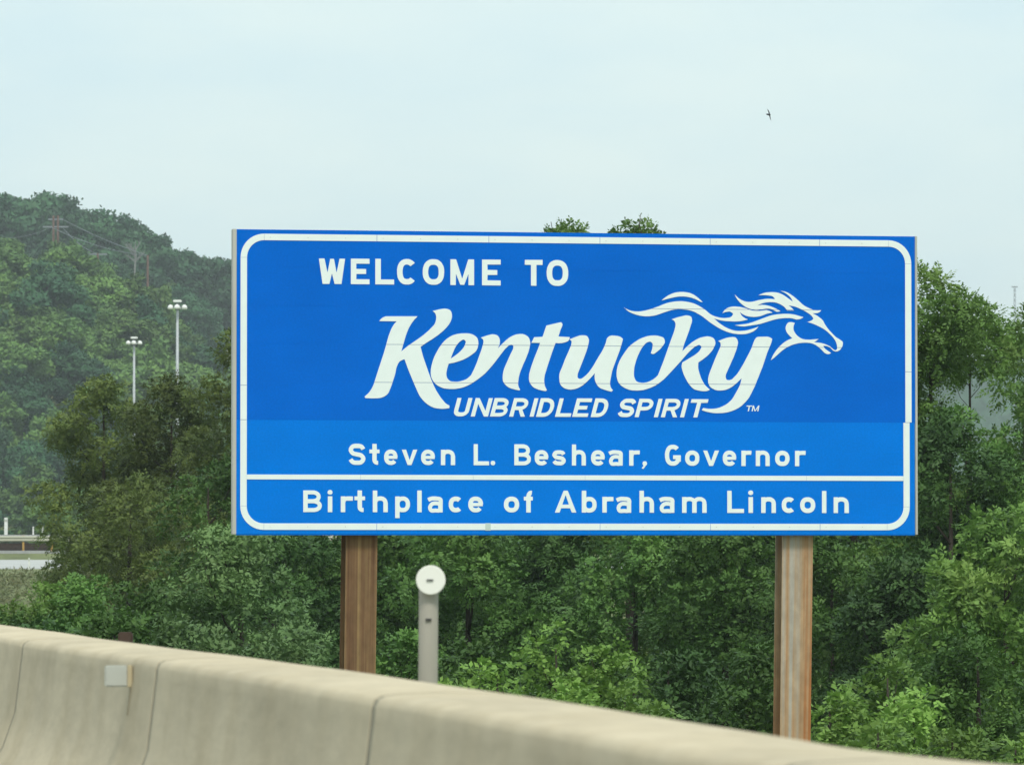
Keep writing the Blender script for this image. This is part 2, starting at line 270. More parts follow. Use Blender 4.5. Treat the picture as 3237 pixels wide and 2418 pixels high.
# outlines of the sheeting on the sign, millimetres from the lower left corner of the face
ART = {
 'word': [
  ('letter', ['1155,1711 1170,1729 1182,1738 1193,1744 1210,1750 1468,1752 1443,1727 1421,1699 1402,1668 1390,1644 1379,1616 1369,1587 1335,1469 1390,1514 1492,1584 1521,1606 1559,1639 1597,1678 1605,1688 1614,1707 1619,1727 1620,1746 1618,1760 1613,1775 1606,1784 1591,1796 1638,1808 1670,1814 1689,1816 1706,1814 1721,1810 1728,1807 1734,1803 1738,1798 1745,1785 1748,1770 1749,1751 1745,1732 1738,1713 1733,1703 1721,1685 1706,1666 1677,1637 1636,1603 1587,1569 1535,1537 1492,1506 1513,1428 1555,1309 1579,1244 1602,1192 1619,1158 1637,1129 1656,1101 1679,1073 1691,1059 1698,1053 1710,1045 1729,1035 1726,1014 1691,1010 1667,1009 1628,1012 1603,1017 1576,1028 1551,1043 1529,1061 1509,1081 1492,1102 1482,1117 1467,1148 1436,1218 1393,1321 1361,1407 1341,1399 1324,1390 1317,1383 1308,1369 1301,1352 1294,1333 1288,1300 1282,1276 1255,1193 1234,1142 1229,1133 1222,1125 1214,1117 1195,1105 1175,1097 1163,1094 1137,1091 1098,1090 1044,1092 1036,1104 1065,1129 1079,1145 1098,1176 1111,1204 1135,1280 1191,1450 1206,1500 1230,1588 1238,1610 1253,1648 1265,1670 1277,1688 1297,1710']),
  ('letter', ['1865,1618 1888,1617 1911,1612 1929,1604 1943,1594 1950,1588 1955,1582 1959,1574 1964,1555 1965,1536 1964,1525 1959,1502 1949,1481 1942,1472 1934,1464 1905,1442 1881,1426 1842,1406 1804,1392 1767,1381 1722,1372 1710,1335 1703,1300 1703,1284 1705,1270 1710,1256 1718,1246 1729,1236 1734,1233 1748,1229 1781,1227 1792,1227 1815,1231 1846,1240 1865,1248 1880,1258 1905,1281 1930,1330 1952,1381 1992,1492 2006,1540 2007,1552 2006,1561 2003,1569 1995,1577 1985,1584 2029,1600 2070,1611 2079,1612 2096,1611 2112,1607 2119,1604 2125,1600 2133,1589 2139,1576 2142,1557 2141,1544 2139,1529 2132,1514 2125,1498 2155,1530 2195,1567 2214,1582 2224,1589 2246,1601 2269,1610 2280,1613 2303,1616 2326,1616 2336,1614 2354,1607 2370,1597 2376,1590 2381,1583 2387,1566 2391,1547 2391,1538 2386,1509 2376,1471 2354,1415 2334,1372 2313,1321 2304,1295 2296,1262 2292,1232 2291,1208 2292,1201 2297,1186 2308,1166 2300,1160 2274,1165 2233,1176 2210,1186 2193,1199 2179,1214 2168,1232 2166,1240 2164,1259 2166,1290 2170,1312 2176,1334 2185,1356 2232,1460 2247,1488 2251,1497 2252,1507 2251,1522 2247,1526 2236,1529 2224,1527 2215,1523 2182,1492 2089,1372 2047,1324 2017,1293 1989,1270 1960,1248 1908,1213 1881,1199 1853,1187 1839,1182 1810,1175 1778,1170 1762,1169 1730,1169 1686,1173 1672,1177 1659,1182 1634,1194 1612,1211 1603,1221 1591,1238 1582,1257 1579,1267 1577,1276 1575,1295 1576,1327 1584,1365 1595,1403 1605,1428 1618,1455 1642,1497 1668,1534 1688,1556 1707,1573 1736,1592 1757,1602 1790,1612 1827,1617', '1738,1413 1751,1448 1771,1495 1778,1508 1797,1535 1810,1549 1834,1565 1840,1567 1846,1567 1852,1564 1860,1555 1862,1549 1861,1542 1856,1527 1849,1511 1838,1495 1818,1473 1794,1452 1767,1432']),
  ('letter', ['2524,1686 2644,1714 2654,1703 2656,1693 2654,1683 2640,1651 2623,1598 2717,1593 2713,1578 2709,1569 2702,1562 2694,1557 2674,1550 2652,1545 2626,1543 2599,1545 2571,1471 2533,1358 2511,1287 2507,1263 2505,1244 2507,1219 2512,1194 2518,1182 2528,1164 2516,1156 2485,1161 2452,1170 2428,1180 2418,1186 2408,1194 2397,1208 2387,1224 2384,1233 2380,1251 2380,1270 2382,1293 2385,1305 2401,1359 2424,1422 2456,1500 2472,1545 2400,1545 2424,1591 2492,1594']),
  ('letter', ['2714,1575 2749,1590 2792,1605 2803,1608 2824,1609 2843,1608 2851,1606 2859,1602 2867,1592 2870,1586 2875,1574 2875,1567 2873,1551 2863,1509 2855,1484 2840,1443 2782,1298 2780,1278 2781,1267 2784,1263 2787,1261 2794,1258 2802,1257 2812,1258 2821,1263 2830,1269 2857,1292 2877,1314 2905,1353 2943,1417 2982,1480 2991,1496 3006,1529 3015,1552 3023,1584 3031,1594 3043,1603 3056,1608 3066,1609 3086,1608 3114,1605 3132,1600 3143,1593 3156,1582 3144,1537 3128,1486 3078,1355 3067,1323 3062,1301 3050,1240 3049,1230 3049,1214 3051,1201 3055,1189 3061,1179 3073,1166 3059,1154 3024,1163 2980,1177 2969,1182 2959,1189 2952,1195 2946,1203 2935,1219 2931,1228 2925,1243 2922,1259 2921,1274 2923,1303 2888,1264 2857,1233 2834,1213 2822,1204 2801,1191 2778,1180 2755,1173 2733,1170 2721,1169 2701,1171 2683,1176 2674,1179 2660,1188 2648,1198 2639,1211 2636,1218 2632,1234 2629,1269 2631,1297 2639,1319 2654,1352 2678,1415 2704,1472 2724,1519 2728,1530 2732,1554 2731,1561 2726,1567']),
  ('letter', ['3386,1467 3402,1461 3410,1462 3418,1465 3451,1490 3468,1506 3482,1523 3497,1544 3501,1551 3503,1559 3503,1565 3500,1579 3495,1590 3489,1596 3481,1600 3454,1607 3443,1610 3418,1612 3381,1610 3355,1605 3316,1592 3290,1580 3253,1557 3219,1531 3198,1510 3169,1471 3144,1433 3130,1408 3114,1370 3108,1344 3105,1331 3103,1306 3103,1281 3108,1258 3114,1239 3124,1221 3131,1213 3139,1205 3158,1192 3178,1181 3190,1176 3213,1169 3237,1165 3276,1164 3318,1168 3347,1175 3388,1189 3426,1207 3449,1222 3471,1238 3498,1260 3512,1274 3564,1328 3632,1401 3694,1471 3727,1503 3747,1519 3770,1532 3783,1537 3790,1537 3793,1536 3801,1531 3806,1525 3807,1520 3805,1513 3794,1494 3787,1484 3778,1476 3749,1454 3648,1394 3644,1377 3642,1366 3642,1357 3646,1338 3660,1296 3671,1274 3688,1242 3701,1222 3714,1206 3727,1192 3741,1181 3750,1176 3769,1170 3789,1166 3815,1162 3841,1162 3859,1166 3877,1174 3852,1196 3838,1210 3819,1239 3804,1267 3790,1307 3781,1340 3779,1360 3781,1395 3814,1417 3852,1446 3870,1463 3894,1490 3907,1510 3920,1538 3923,1548 3923,1558 3920,1571 3915,1584 3911,1589 3905,1595 3897,1599 3879,1605 3859,1608 3848,1607 3825,1603 3800,1597 3787,1592 3761,1579 3729,1559 3690,1527 3648,1485 3657,1523 3666,1550 3703,1648 3727,1722 3729,1732 3729,1742 3727,1752 3724,1762 3721,1766 3717,1769 3705,1774 3693,1776 3683,1777 3673,1776 3627,1765 3610,1761 3559,1743 3570,1739 3580,1733 3586,1725 3590,1716 3592,1706 3592,1696 3591,1687 3584,1658 3573,1626 3555,1579 3492,1405 3446,1290 3432,1276 3410,1258 3381,1242 3371,1238 3350,1231 3327,1227 3316,1227 3305,1228 3287,1231 3271,1237 3265,1242 3256,1254 3248,1277 3246,1296 3247,1324 3250,1353 3257,1381 3265,1408 3279,1446 3298,1485 3312,1510 3333,1536 3346,1549 3360,1557 3373,1561 3380,1562 3389,1559 3395,1553 3400,1546 3402,1541 3403,1534 3399,1505 3393,1486']),
  ('letter', ['3946,1570 3983,1585 4014,1596 4037,1601 4068,1604 4077,1603 4086,1602 4093,1599 4103,1588 4109,1574 4112,1559 4111,1551 4102,1513 4097,1498 4075,1441 4012,1303 4009,1294 4008,1279 4011,1267 4013,1262 4016,1258 4020,1255 4026,1254 4039,1253 4044,1254 4054,1257 4064,1262 4072,1270 4100,1298 4120,1325 4158,1388 4212,1488 4227,1520 4243,1565 4253,1586 4264,1600 4273,1605 4283,1607 4351,1609 4363,1607 4374,1605 4384,1600 4398,1591 4390,1561 4384,1545 4357,1482 4317,1365 4268,1245 4252,1206 4225,1152 4206,1117 4194,1100 4170,1073 4144,1048 4116,1028 4087,1013 4056,1001 4021,991 3985,986 3967,985 3935,984 3902,986 3871,991 3840,998 3809,1008 3821,1026 3860,1020 3883,1019 3909,1020 3935,1024 3961,1031 3987,1042 4010,1054 4030,1068 4048,1084 4060,1096 4070,1110 4111,1180 4124,1206 4129,1219 4135,1239 4142,1270 4106,1235 4086,1218 4064,1201 4040,1187 4015,1176 4002,1173 3989,1170 3964,1168 3941,1169 3929,1171 3919,1174 3899,1184 3889,1190 3881,1197 3874,1206 3867,1222 3864,1231 3862,1249 3863,1268 3870,1296 3879,1322 3920,1423 3967,1528 3968,1539 3966,1554 3961,1561']),
 ],
 'horse': [
  ('mane', ['3475.3,1895.5 3494.3,1911.7 3514,1926.7 3536.1,1940 3560.9,1951.6 3586.7,1960.1 3600.6,1963.1 3629.3,1966.6 3658,1966.8 3687.1,1963.9 3701.7,1961.2 3715.8,1957.5 3740.7,1947.1 3762.4,1933.5 3782.9,1918.1 3818.5,1886.1 3800.7,1887.7 3758.2,1909.1 3722.6,1921.1 3684.7,1928.6 3659.8,1930.6 3622.3,1929.8 3593.6,1925.8 3535.8,1912.5']),
  ('mane', ['3161.4,1838.9 3181.5,1827.2 3202.2,1817.1 3226.6,1809.6 3255.2,1805.7 3284,1805.1 3300.1,1806.1 3332.2,1811.3 3380.2,1823.3 3444.1,1845.6 3507.9,1871.5 3540,1880.7 3588.3,1889 3618.7,1891.2 3647.3,1891.4 3675.8,1889.3 3708.4,1883.9 3740.5,1875.4 3756,1869.9 3785.5,1856.3 3827.4,1831.2 3840.1,1822 3876.7,1791.8 3889.9,1783.7 3901.7,1778.1 3926.7,1768.8 3952.4,1762.4 3977.3,1758.5 4002.6,1757.4 4034.4,1761.1 4044,1763.2 4052.7,1766.6 4059.7,1771.9 4068.3,1783.4 4070.5,1791.2 4068.9,1795.3 4065.4,1799.3 4050.8,1808.5 4044.3,1810.4 4037.1,1811 4022.2,1809.5 4002.3,1804.9 3983.7,1797.5 3991.8,1810.9 4000.9,1823.1 4013.9,1834 4031.8,1842.8 4050.8,1848.7 4063,1851.1 4088.2,1852.4 4126.1,1849.5 4151.3,1844.7 4176.1,1838.4 4219,1824 4229.8,1821.3 4254.7,1818.1 4292.6,1817.5 4343.1,1824.7 4355.3,1824.1 4374.2,1818.6 4401.9,1805.2 4355.3,1796.1 4305.2,1777.3 4292.5,1773.7 4267.6,1769.8 4242.3,1768.5 4204.1,1771.5 4179,1777.1 4158.6,1785.7 4142.5,1795.9 4126.8,1807.4 4140.5,1782.4 4152.8,1769.2 4172.1,1756.8 4193.9,1746.8 4156.4,1737.6 4131.2,1733.2 4115.2,1731.5 4083,1730.3 4007.6,1732.9 3965.6,1738.9 3912.2,1753.3 3952.3,1718.7 3994.1,1690.7 4008.8,1682.7 4035.9,1670.6 4060.9,1661.9 4086.4,1656 4100.5,1654.1 4129.3,1653 4170.6,1656.5 4195.8,1661.8 4233.4,1671.9 4283.4,1688.9 4262.7,1667.5 4247.5,1655.4 4237.6,1649.5 4216.1,1640 4193.8,1633.2 4169,1628.6 4143.7,1626.8 4116.7,1626.9 4073.6,1632 4043.1,1638.8 4010.6,1649.3 3979.1,1662.2 3942.4,1681 3889.8,1713.9 3871.7,1726.5 3819.1,1766.8 3800.6,1778.6 3758.5,1801.3 3744,1807.7 3715.3,1816.8 3686.8,1822.3 3643.6,1826.5 3615,1827 3586.6,1824.9 3554.2,1817.8 3488.6,1796.5 3435.4,1777.5 3417.3,1773 3374.7,1767.2 3346.2,1766.4 3330,1767.2 3297.7,1771.4 3266.2,1778.8 3240.5,1787.2 3215.7,1797.9 3204,1804.4 3186.2,1817.1']),
  ('horse_head', ['4085,1949.6 4114.5,1922.2 4131,1911.2 4148.7,1902 4167.2,1895.2 4177.6,1892.8 4199.2,1890.5 4220.7,1890.8 4245.9,1895.3 4283.5,1905.6 4333.6,1914.9 4361.2,1917.1 4376.3,1917.2 4421.6,1914.9 4412.2,1928 4404.9,1935.1 4397,1939.4 4388,1941.9 4343.9,1946.4 4328.9,1947 4283.5,1945.5 4316.8,1960.2 4338.4,1966.4 4351.8,1968.8 4392.4,1971.8 4427.9,1970.4 4439.6,1968.8 4459.6,1963.4 4484.8,1952.4 4509.9,1937.5 4570.3,1895.7 4562.2,1913.3 4555.7,1924.2 4545.1,1936.5 4532.8,1947.5 4520.1,1957.1 4499.9,1969.1 4465.7,1983.8 4504.5,1977.6 4525.3,1970.3 4547.3,1958.4 4578.7,1937.2 4618.5,1904.3 4651.6,1874.4 4668.4,1862.8 4685.1,1853.7 4722.1,1837.1 4742.4,1830.1 4752.7,1827.7 4775.8,1825.8 4811.5,1828.2 4791.7,1810.7 4777.1,1804.1 4757.1,1801.6 4735.8,1802.2 4776.6,1781.1 4810.4,1756.8 4823.9,1742.4 4838.6,1713.9 4856.7,1687.6 4874.5,1666.3 4909.7,1629.5 4932.9,1608.3 4959.9,1592.3 4984.5,1575.7 4987.5,1571.8 4989.7,1565.4 4990.2,1558 4987.6,1542.2 4982.8,1528.7 4971.2,1511 4961.2,1502.1 4949.4,1495.2 4943.2,1492.9 4931.9,1491.8 4921.5,1493.9 4911.7,1497.7 4906.2,1501.2 4886.5,1520 4867,1531.3 4860,1534.1 4847.3,1537.1 4823.5,1537.2 4835.3,1519.7 4844.5,1509.5 4890.7,1479.2 4875.6,1471.7 4870.6,1470.2 4861.2,1469.8 4848.4,1473.2 4836.8,1479.2 4810.9,1505.2 4784.4,1528.4 4762.8,1542.8 4739.6,1553.8 4714.7,1559.7 4688.5,1562.3 4651.5,1561.3 4618.6,1557.3 4584.1,1549.3 4558.6,1540.6 4534.1,1529.9 4513.3,1518.6 4493.4,1505.8 4475,1492 4415.2,1438.7 4385.3,1416.7 4400,1449.7 4410.8,1468.9 4433.6,1500.9 4459.3,1530.1 4488,1556.1 4510.2,1571.8 4533.5,1584.7 4565.6,1597.5 4546.9,1613.4 4526.1,1636.4 4521.4,1643.1 4515.1,1655.7 4509.6,1673 4509.2,1678.7 4510.7,1690.5 4517.6,1707.4 4526.6,1719.9 4530.3,1723.3 4538.2,1727.3 4546.7,1728.7 4561.7,1728.6 4586.8,1722.2 4579.5,1706.4 4575.4,1689.9 4575.3,1672.6 4578.2,1660.1 4581.1,1653.3 4592.9,1634.4 4607.2,1619 4618,1610.1 4630.8,1601.7 4651.6,1592 4671.2,1587.7 4710.3,1586.2 4785.9,1592.9 4764.8,1576.4 4748,1566.1 4783.5,1563.8 4806.8,1560.4 4832.2,1554 4848.8,1548.4 4879.5,1534.7 4891.7,1526 4906.2,1511.6 4918.4,1504.3 4925.3,1501.8 4930.8,1502.8 4937.4,1508.1 4941,1514.3 4941.9,1519.1 4941.2,1534.7 4939.2,1548 4932.8,1567.4 4927,1579.2 4910.8,1602.8 4892.9,1622.2 4862.3,1651.2 4835.2,1671.2 4804.8,1688 4764.5,1707 4733.8,1718.8 4691.6,1731.2 4714.1,1737 4727.3,1743.7 4734.7,1748.9 4740.8,1754.9 4742.1,1758.1 4740.3,1764.5 4727.3,1782.3 4711.3,1795.4 4672.7,1819.2 4629.5,1839.4 4609.5,1847.9 4589.1,1855 4567.6,1859.9 4534.6,1864.8 4559.7,1846.6 4580.7,1824.3 4522,1823.8 4508.9,1842 4499.3,1851.8 4486,1861.8 4463.8,1874.4 4438.6,1884.1 4421.7,1887.9 4404.9,1889.6 4378,1890 4347.7,1887.3 4320.8,1881.6 4296,1873 4273,1860.6 4298,1866.2 4312.7,1867.5 4337.9,1866.3 4364.8,1861.6 4383.2,1856.4 4407.5,1847.5 4437.5,1833.6 4467.5,1817.3 4438.2,1810.9 4390.7,1833 4383.8,1835 4368.9,1837 4353.7,1837.1 4337.7,1835.6 4304.3,1828.2 4270.8,1823.8 4254,1824.4 4237.2,1827.4 4212.1,1834.1 4186.9,1843.7 4170.9,1852.1 4148.4,1868 4127,1886.7 4107.9,1908.2 4097.8,1924']),
  ('mane', ['4084.7,1699.7 4176.4,1711 4199.6,1715.2 4237.4,1727 4375.1,1778.1 4400.3,1784.9 4438.1,1791.1 4488.4,1795.5 4526.2,1795.8 4551.4,1794.6 4576.4,1791.6 4593.3,1788.1 4660.2,1769.7 4647.2,1761.9 4633.7,1755.4 4621.8,1752.1 4606.6,1750.4 4601.5,1750.1 4564.7,1759.3 4542.9,1761.9 4505.1,1761.2 4454.7,1756.2 4417,1748.5 4304.1,1714 4270.9,1707 4170.3,1691.1 4157.8,1690.4 4128.6,1692.1']),
 ],
 'welcome': [
  ('letter', ['695,2006 693,2013 665,2205 665,2210 707,2210 710,2209 733,2102 736,2105 756,2207 757,2208 785,2208 788,2201 807,2100 810,2105 832,2209 835,2210 877,2209 848,2007 845,2006 793,2006 792,2007 771,2089 769,2085 750,2007 747,2006']),
  ('letter', ['925,2006 924,2007 924,2211 1075,2211 1076,2173 1075,2171 971,2171 968,2169 968,2131 969,2129 1047,2129 1048,2127 1048,2091 1047,2089 969,2088 968,2047 971,2046 1075,2046 1076,2045 1076,2007 1075,2006']),
  ('letter', ['1124,2006 1123,2007 1123,2211 1124,2212 1166,2212 1168,2211 1168,2047 1170,2046 1274,2046 1276,2045 1276,2007 1274,2006']),
  ('letter', ['1369,2007 1357,2009 1347,2012 1331,2022 1321,2033 1311,2049 1305,2065 1301,2089 1300,2123 1302,2141 1306,2157 1312,2171 1319,2183 1331,2196 1343,2204 1357,2210 1373,2212 1395,2212 1409,2208 1425,2200 1438,2189 1444,2181 1409,2154 1399,2163 1385,2168 1377,2168 1367,2166 1363,2164 1357,2159 1352,2151 1349,2143 1345,2119 1345,2099 1349,2075 1352,2067 1357,2060 1363,2054 1367,2053 1377,2051 1393,2052 1399,2055 1409,2064 1439,2042 1444,2037 1436,2027 1425,2018 1411,2011 1395,2007']),
  ('letter', ['1583,2007 1561,2012 1547,2020 1532,2033 1522,2049 1514,2067 1510,2089 1510,2121 1512,2143 1518,2161 1524,2175 1535,2189 1547,2199 1563,2208 1577,2212 1587,2213 1615,2212 1627,2210 1637,2206 1647,2200 1662,2187 1671,2173 1679,2157 1683,2141 1685,2125 1685,2109 1683,2081 1679,2063 1671,2045 1661,2031 1647,2019 1629,2010 1613,2007', '1593,2051 1583,2052 1573,2057 1566,2063 1562,2069 1556,2087 1554,2101 1554,2117 1556,2131 1558,2141 1562,2151 1568,2159 1575,2164 1585,2167 1605,2168 1615,2166 1623,2162 1631,2153 1635,2147 1639,2129 1640,2091 1635,2073 1627,2060 1615,2053 1603,2051']),
  ('letter', ['1737,2006 1736,2007 1736,2213 1737,2214 1781,2214 1783,2213 1830,2065 1833,2059 1882,2213 1885,2214 1929,2214 1930,2213 1930,2007 1929,2006 1887,2006 1884,2007 1884,2091 1883,2095 1849,2009 1847,2008 1817,2009 1781,2098 1780,2007 1779,2006']),
  ('letter', ['1996,2006 1995,2007 1995,2213 1996,2214 2148,2214 2148,2175 2042,2174 2039,2173 2040,2131 2118,2130 2120,2129 2120,2091 2040,2090 2039,2049 2042,2047 2148,2046 2148,2007 2146,2006']),
  ('letter', ['2397,2007 2397,2173 2395,2175 2347,2175 2346,2177 2347,2215 2491,2216 2493,2213 2492,2175 2443,2175 2442,2173 2442,2007 2441,2006']),
  ('letter', ['2599,2007 2583,2010 2573,2014 2563,2020 2549,2034 2539,2049 2531,2069 2527,2091 2526,2123 2529,2143 2531,2153 2539,2173 2549,2189 2563,2202 2583,2212 2601,2216 2617,2216 2637,2214 2655,2208 2671,2198 2684,2185 2695,2165 2700,2149 2704,2127 2704,2095 2702,2079 2698,2063 2691,2047 2679,2032 2667,2021 2653,2013 2639,2008 2623,2006', '2599,2053 2593,2055 2585,2061 2579,2069 2575,2079 2572,2097 2572,2125 2575,2143 2578,2151 2585,2161 2595,2168 2607,2171 2623,2171 2631,2169 2639,2166 2647,2159 2652,2151 2656,2141 2659,2121 2658,2093 2656,2081 2650,2067 2639,2056 2631,2053 2623,2052']),
 ],
 'motto': [
  ('letter', ['1802,949 1788,952 1776,959 1772,963 1767,971 1765,981 1767,997 1794,1096 1796,1098 1827,1097 1799,991 1802,986 1808,983 1818,981 1830,981 1846,984 1855,991 1884,1097 1886,1098 1916,1097 1916,1095 1915,1089 1891,999 1885,983 1881,977 1866,963 1856,957 1846,953 1830,949']),
  ('letter', ['1904,948 1903,951 1944,1098 1976,1097 2022,996 2024,997 2051,1097 2083,1097 2083,1093 2044,949 2042,948 2012,948 2010,949 1964,1051 1936,949 1934,948']),
  ('letter', ['2060,949 2060,951 2100,1098 2172,1098 2184,1096 2194,1092 2206,1083 2211,1075 2213,1069 2213,1057 2207,1041 2195,1027 2195,1025 2199,1021 2203,1013 2205,1007 2205,999 2198,981 2186,967 2174,959 2164,955 2152,951 2140,949', '2102,978 2100,979 2108,1008 2154,1008 2168,1003 2172,1000 2174,997 2173,991 2170,987 2164,983 2156,981 2138,978', '2118,1038 2117,1039 2118,1045 2124,1067 2126,1068 2166,1068 2178,1063 2182,1057 2181,1051 2179,1047 2172,1043 2166,1041 2150,1038']),
  ('letter', ['2219,949 2218,951 2259,1098 2333,1098 2351,1094 2365,1085 2372,1077 2375,1065 2373,1049 2369,1039 2357,1023 2343,1013 2326,1005 2347,949 2313,948 2310,953 2296,1001 2295,1002 2267,1002 2264,999 2251,949 2249,948', '2275,1032 2274,1033 2274,1037 2280,1059 2283,1067 2285,1068 2327,1068 2339,1063 2344,1057 2344,1049 2341,1044 2335,1039 2327,1035 2315,1032']),
  ('letter', ['2387,949 2386,952 2426,1098 2457,1098 2458,1096 2455,1084 2419,950 2417,949']),
  ('letter', ['2439,948 2439,951 2479,1099 2541,1099 2557,1095 2563,1093 2569,1089 2577,1083 2583,1073 2588,1061 2588,1037 2586,1027 2579,1007 2572,993 2559,977 2549,968 2535,958 2513,950 2497,948', '2481,979 2480,981 2481,985 2503,1067 2505,1068 2529,1068 2539,1065 2547,1061 2554,1053 2556,1045 2556,1035 2550,1013 2542,999 2535,992 2527,986 2517,982 2507,980']),
  ('letter', ['2595,949 2595,952 2634,1098 2637,1099 2667,1098 2636,980 2637,978 2729,978 2730,976 2723,950 2721,949']),
  ('letter', ['2737,949 2736,952 2777,1099 2901,1099 2903,1098 2897,1074 2895,1069 2803,1069 2800,1068 2793,1040 2795,1039 2863,1039 2864,1038 2859,1018 2857,1010 2855,1009 2785,1008 2777,980 2779,978 2870,978 2869,970 2863,949']),
  ('letter', ['2890,948 2889,951 2929,1099 2932,1100 2992,1099 3006,1095 3020,1087 3027,1079 3032,1067 3035,1055 3034,1039 3030,1021 3024,1005 3018,993 3008,979 2992,964 2982,958 2968,952 2944,948', '2932,979 2931,983 2954,1067 2956,1068 2980,1068 2992,1063 2997,1059 3000,1053 3002,1045 3002,1039 2996,1015 2988,999 2978,989 2966,982 2956,980']),
  ('letter', ['3148,950 3134,953 3124,960 3117,970 3113,978 3114,980 3144,998 3146,996 3152,985 3158,983 3170,981 3190,981 3202,983 3206,985 3211,990 3213,994 3212,998 3208,1003 3160,1012 3150,1015 3143,1020 3137,1028 3133,1036 3131,1048 3134,1059 3141,1072 3160,1088 3170,1094 3184,1098 3230,1099 3242,1096 3250,1092 3257,1086 3260,1080 3265,1068 3234,1051 3232,1052 3229,1060 3226,1063 3216,1066 3186,1066 3178,1065 3172,1061 3165,1054 3172,1045 3220,1036 3230,1032 3236,1028 3242,1020 3246,1012 3248,1004 3248,998 3246,990 3241,980 3230,967 3216,957 3208,953 3186,949']),
  ('letter', ['3253,949 3253,952 3293,1099 3371,1098 3385,1095 3393,1090 3400,1084 3406,1074 3408,1068 3408,1058 3402,1040 3389,1023 3375,1014 3365,1009 3353,1005 3331,1003 3301,1003 3299,1000 3286,950 3283,949', '3309,1033 3309,1036 3313,1052 3317,1067 3319,1069 3359,1069 3371,1065 3376,1060 3377,1054 3375,1048 3371,1043 3363,1037 3345,1033']),
  ('letter', ['3412,949 3412,952 3451,1098 3454,1099 3484,1098 3445,950 3442,949']),
  ('letter', ['3471,949 3470,952 3511,1099 3579,1099 3595,1098 3609,1095 3617,1091 3625,1083 3629,1078 3632,1066 3631,1052 3626,1038 3619,1029 3611,1021 3599,1014 3582,1006 3604,950 3603,949 3571,949 3569,950 3551,1002 3549,1003 3519,1003 3516,1000 3503,950 3501,949', '3527,1033 3526,1036 3530,1052 3535,1067 3537,1069 3583,1069 3595,1065 3602,1058 3601,1050 3597,1044 3587,1037 3567,1033']),
  ('letter', ['3630,949 3629,952 3669,1098 3672,1099 3702,1098 3662,950 3660,949']),
  ('letter', ['3740,949 3739,950 3742,960 3771,1066 3768,1068 3718,1068 3718,1070 3725,1096 3726,1097 3864,1097 3866,1096 3859,1070 3856,1068 3804,1067 3773,950 3770,949']),
 ],
 'trademark': [
  ('letter', ['4192.8,1000.9 4200.2,1038 4199.8,1038.7 4198.8,1038.8 4182.8,1038.8 4182.5,1041 4183.8,1046.4 4184.8,1047.3 4228.8,1047.3 4229.1,1046 4228,1040 4226.8,1038.8 4209.8,1038.6 4202,1001 4200.8,1000.5']),
  ('letter', ['4225.4,1000.8 4224.9,1001.3 4234.4,1047.5 4243.4,1047.8 4244.1,1047.3 4254.4,1008.9 4280,1047.3 4281.4,1047.8 4289.4,1047.8 4289.9,1047.3 4280.4,1000.8 4272.4,1000.8 4271.5,1001.3 4276.5,1026.3 4276.8,1028.3 4276.4,1029 4256.4,1001.7 4255.4,1001 4250.4,1001 4249.2,1002.3 4240.4,1029.1 4239.2,1026.3 4234.2,1001.3 4233.4,1000.8']),
 ],
 'governor': [
  ('letter', ['956,557 940,560 928,567 916,579 908,591 936,609 938,608 948,595 952,593 964,591 990,591 998,592 1005,597 1009,605 1005,613 998,618 948,629 940,631 930,637 918,649 910,663 907,675 909,689 916,701 922,709 928,715 940,722 960,726 990,726 1010,722 1022,716 1030,708 1041,691 1040,689 1012,674 1003,687 996,690 956,690 952,689 948,687 944,681 942,677 942,675 948,667 954,663 1002,653 1016,648 1023,643 1034,631 1041,619 1044,607 1042,595 1037,583 1030,574 1020,565 1014,561 1004,558 990,556']),
  ('letter', ['1133,558 1121,562 1115,566 1109,572 1104,580 1100,594 1100,648 1099,650 1077,650 1076,652 1076,678 1077,680 1099,680 1100,682 1100,724 1103,726 1135,725 1136,680 1157,680 1158,678 1158,650 1137,650 1135,648 1135,592 1147,588 1147,558 1145,557']),
  ('letter', ['1241,557 1231,559 1217,567 1211,573 1204,581 1200,591 1196,605 1196,631 1200,645 1204,655 1213,666 1221,672 1233,678 1245,680 1257,680 1267,678 1277,674 1281,672 1291,663 1295,657 1301,645 1305,627 1305,621 1303,617 1303,607 1301,605 1233,605 1231,604 1232,599 1237,593 1241,591 1245,590 1253,589 1259,590 1264,593 1269,598 1283,588 1294,577 1287,569 1281,564 1269,559 1257,556', '1233,631 1231,631 1231,633 1234,639 1239,644 1245,646 1257,646 1263,644 1267,639 1270,633 1270,631 1269,631']),
  ('letter', ['1389,556 1386,559 1340,679 1373,680 1375,679 1403,597 1405,601 1432,679 1465,680 1465,677 1419,557 1417,556']),
  ('letter', ['1542,557 1534,559 1522,564 1513,571 1506,581 1501,591 1497,605 1498,631 1501,645 1506,655 1518,668 1524,673 1536,678 1546,680 1562,680 1576,676 1584,672 1594,665 1603,653 1607,643 1610,625 1610,621 1608,617 1608,607 1606,605 1534,605 1532,604 1535,597 1540,592 1548,590 1556,589 1564,591 1568,593 1574,598 1599,577 1588,566 1574,559 1560,556', '1534,631 1532,631 1532,633 1537,641 1544,646 1552,647 1562,646 1568,644 1572,639 1575,633 1574,631']),
  ('letter', ['1660,556 1659,557 1659,679 1660,680 1692,680 1696,678 1712,681 1728,680 1744,675 1756,668 1762,661 1768,651 1772,639 1773,631 1775,629 1775,557 1772,556 1742,556 1740,557 1740,631 1739,635 1736,641 1730,645 1722,648 1710,648 1700,644 1696,639 1694,633 1694,557 1692,556']),
  ('letter', ['1928,556 1927,557 1927,725 1928,726 1960,726 1961,725 1961,589 1964,588 2052,588 2053,585 2053,557 2052,556']),
  ('letter', ['2079,557 2071,561 2067,567 2066,577 2068,583 2071,588 2079,592 2087,592 2095,590 2099,587 2102,581 2103,573 2101,565 2095,558 2087,556']),
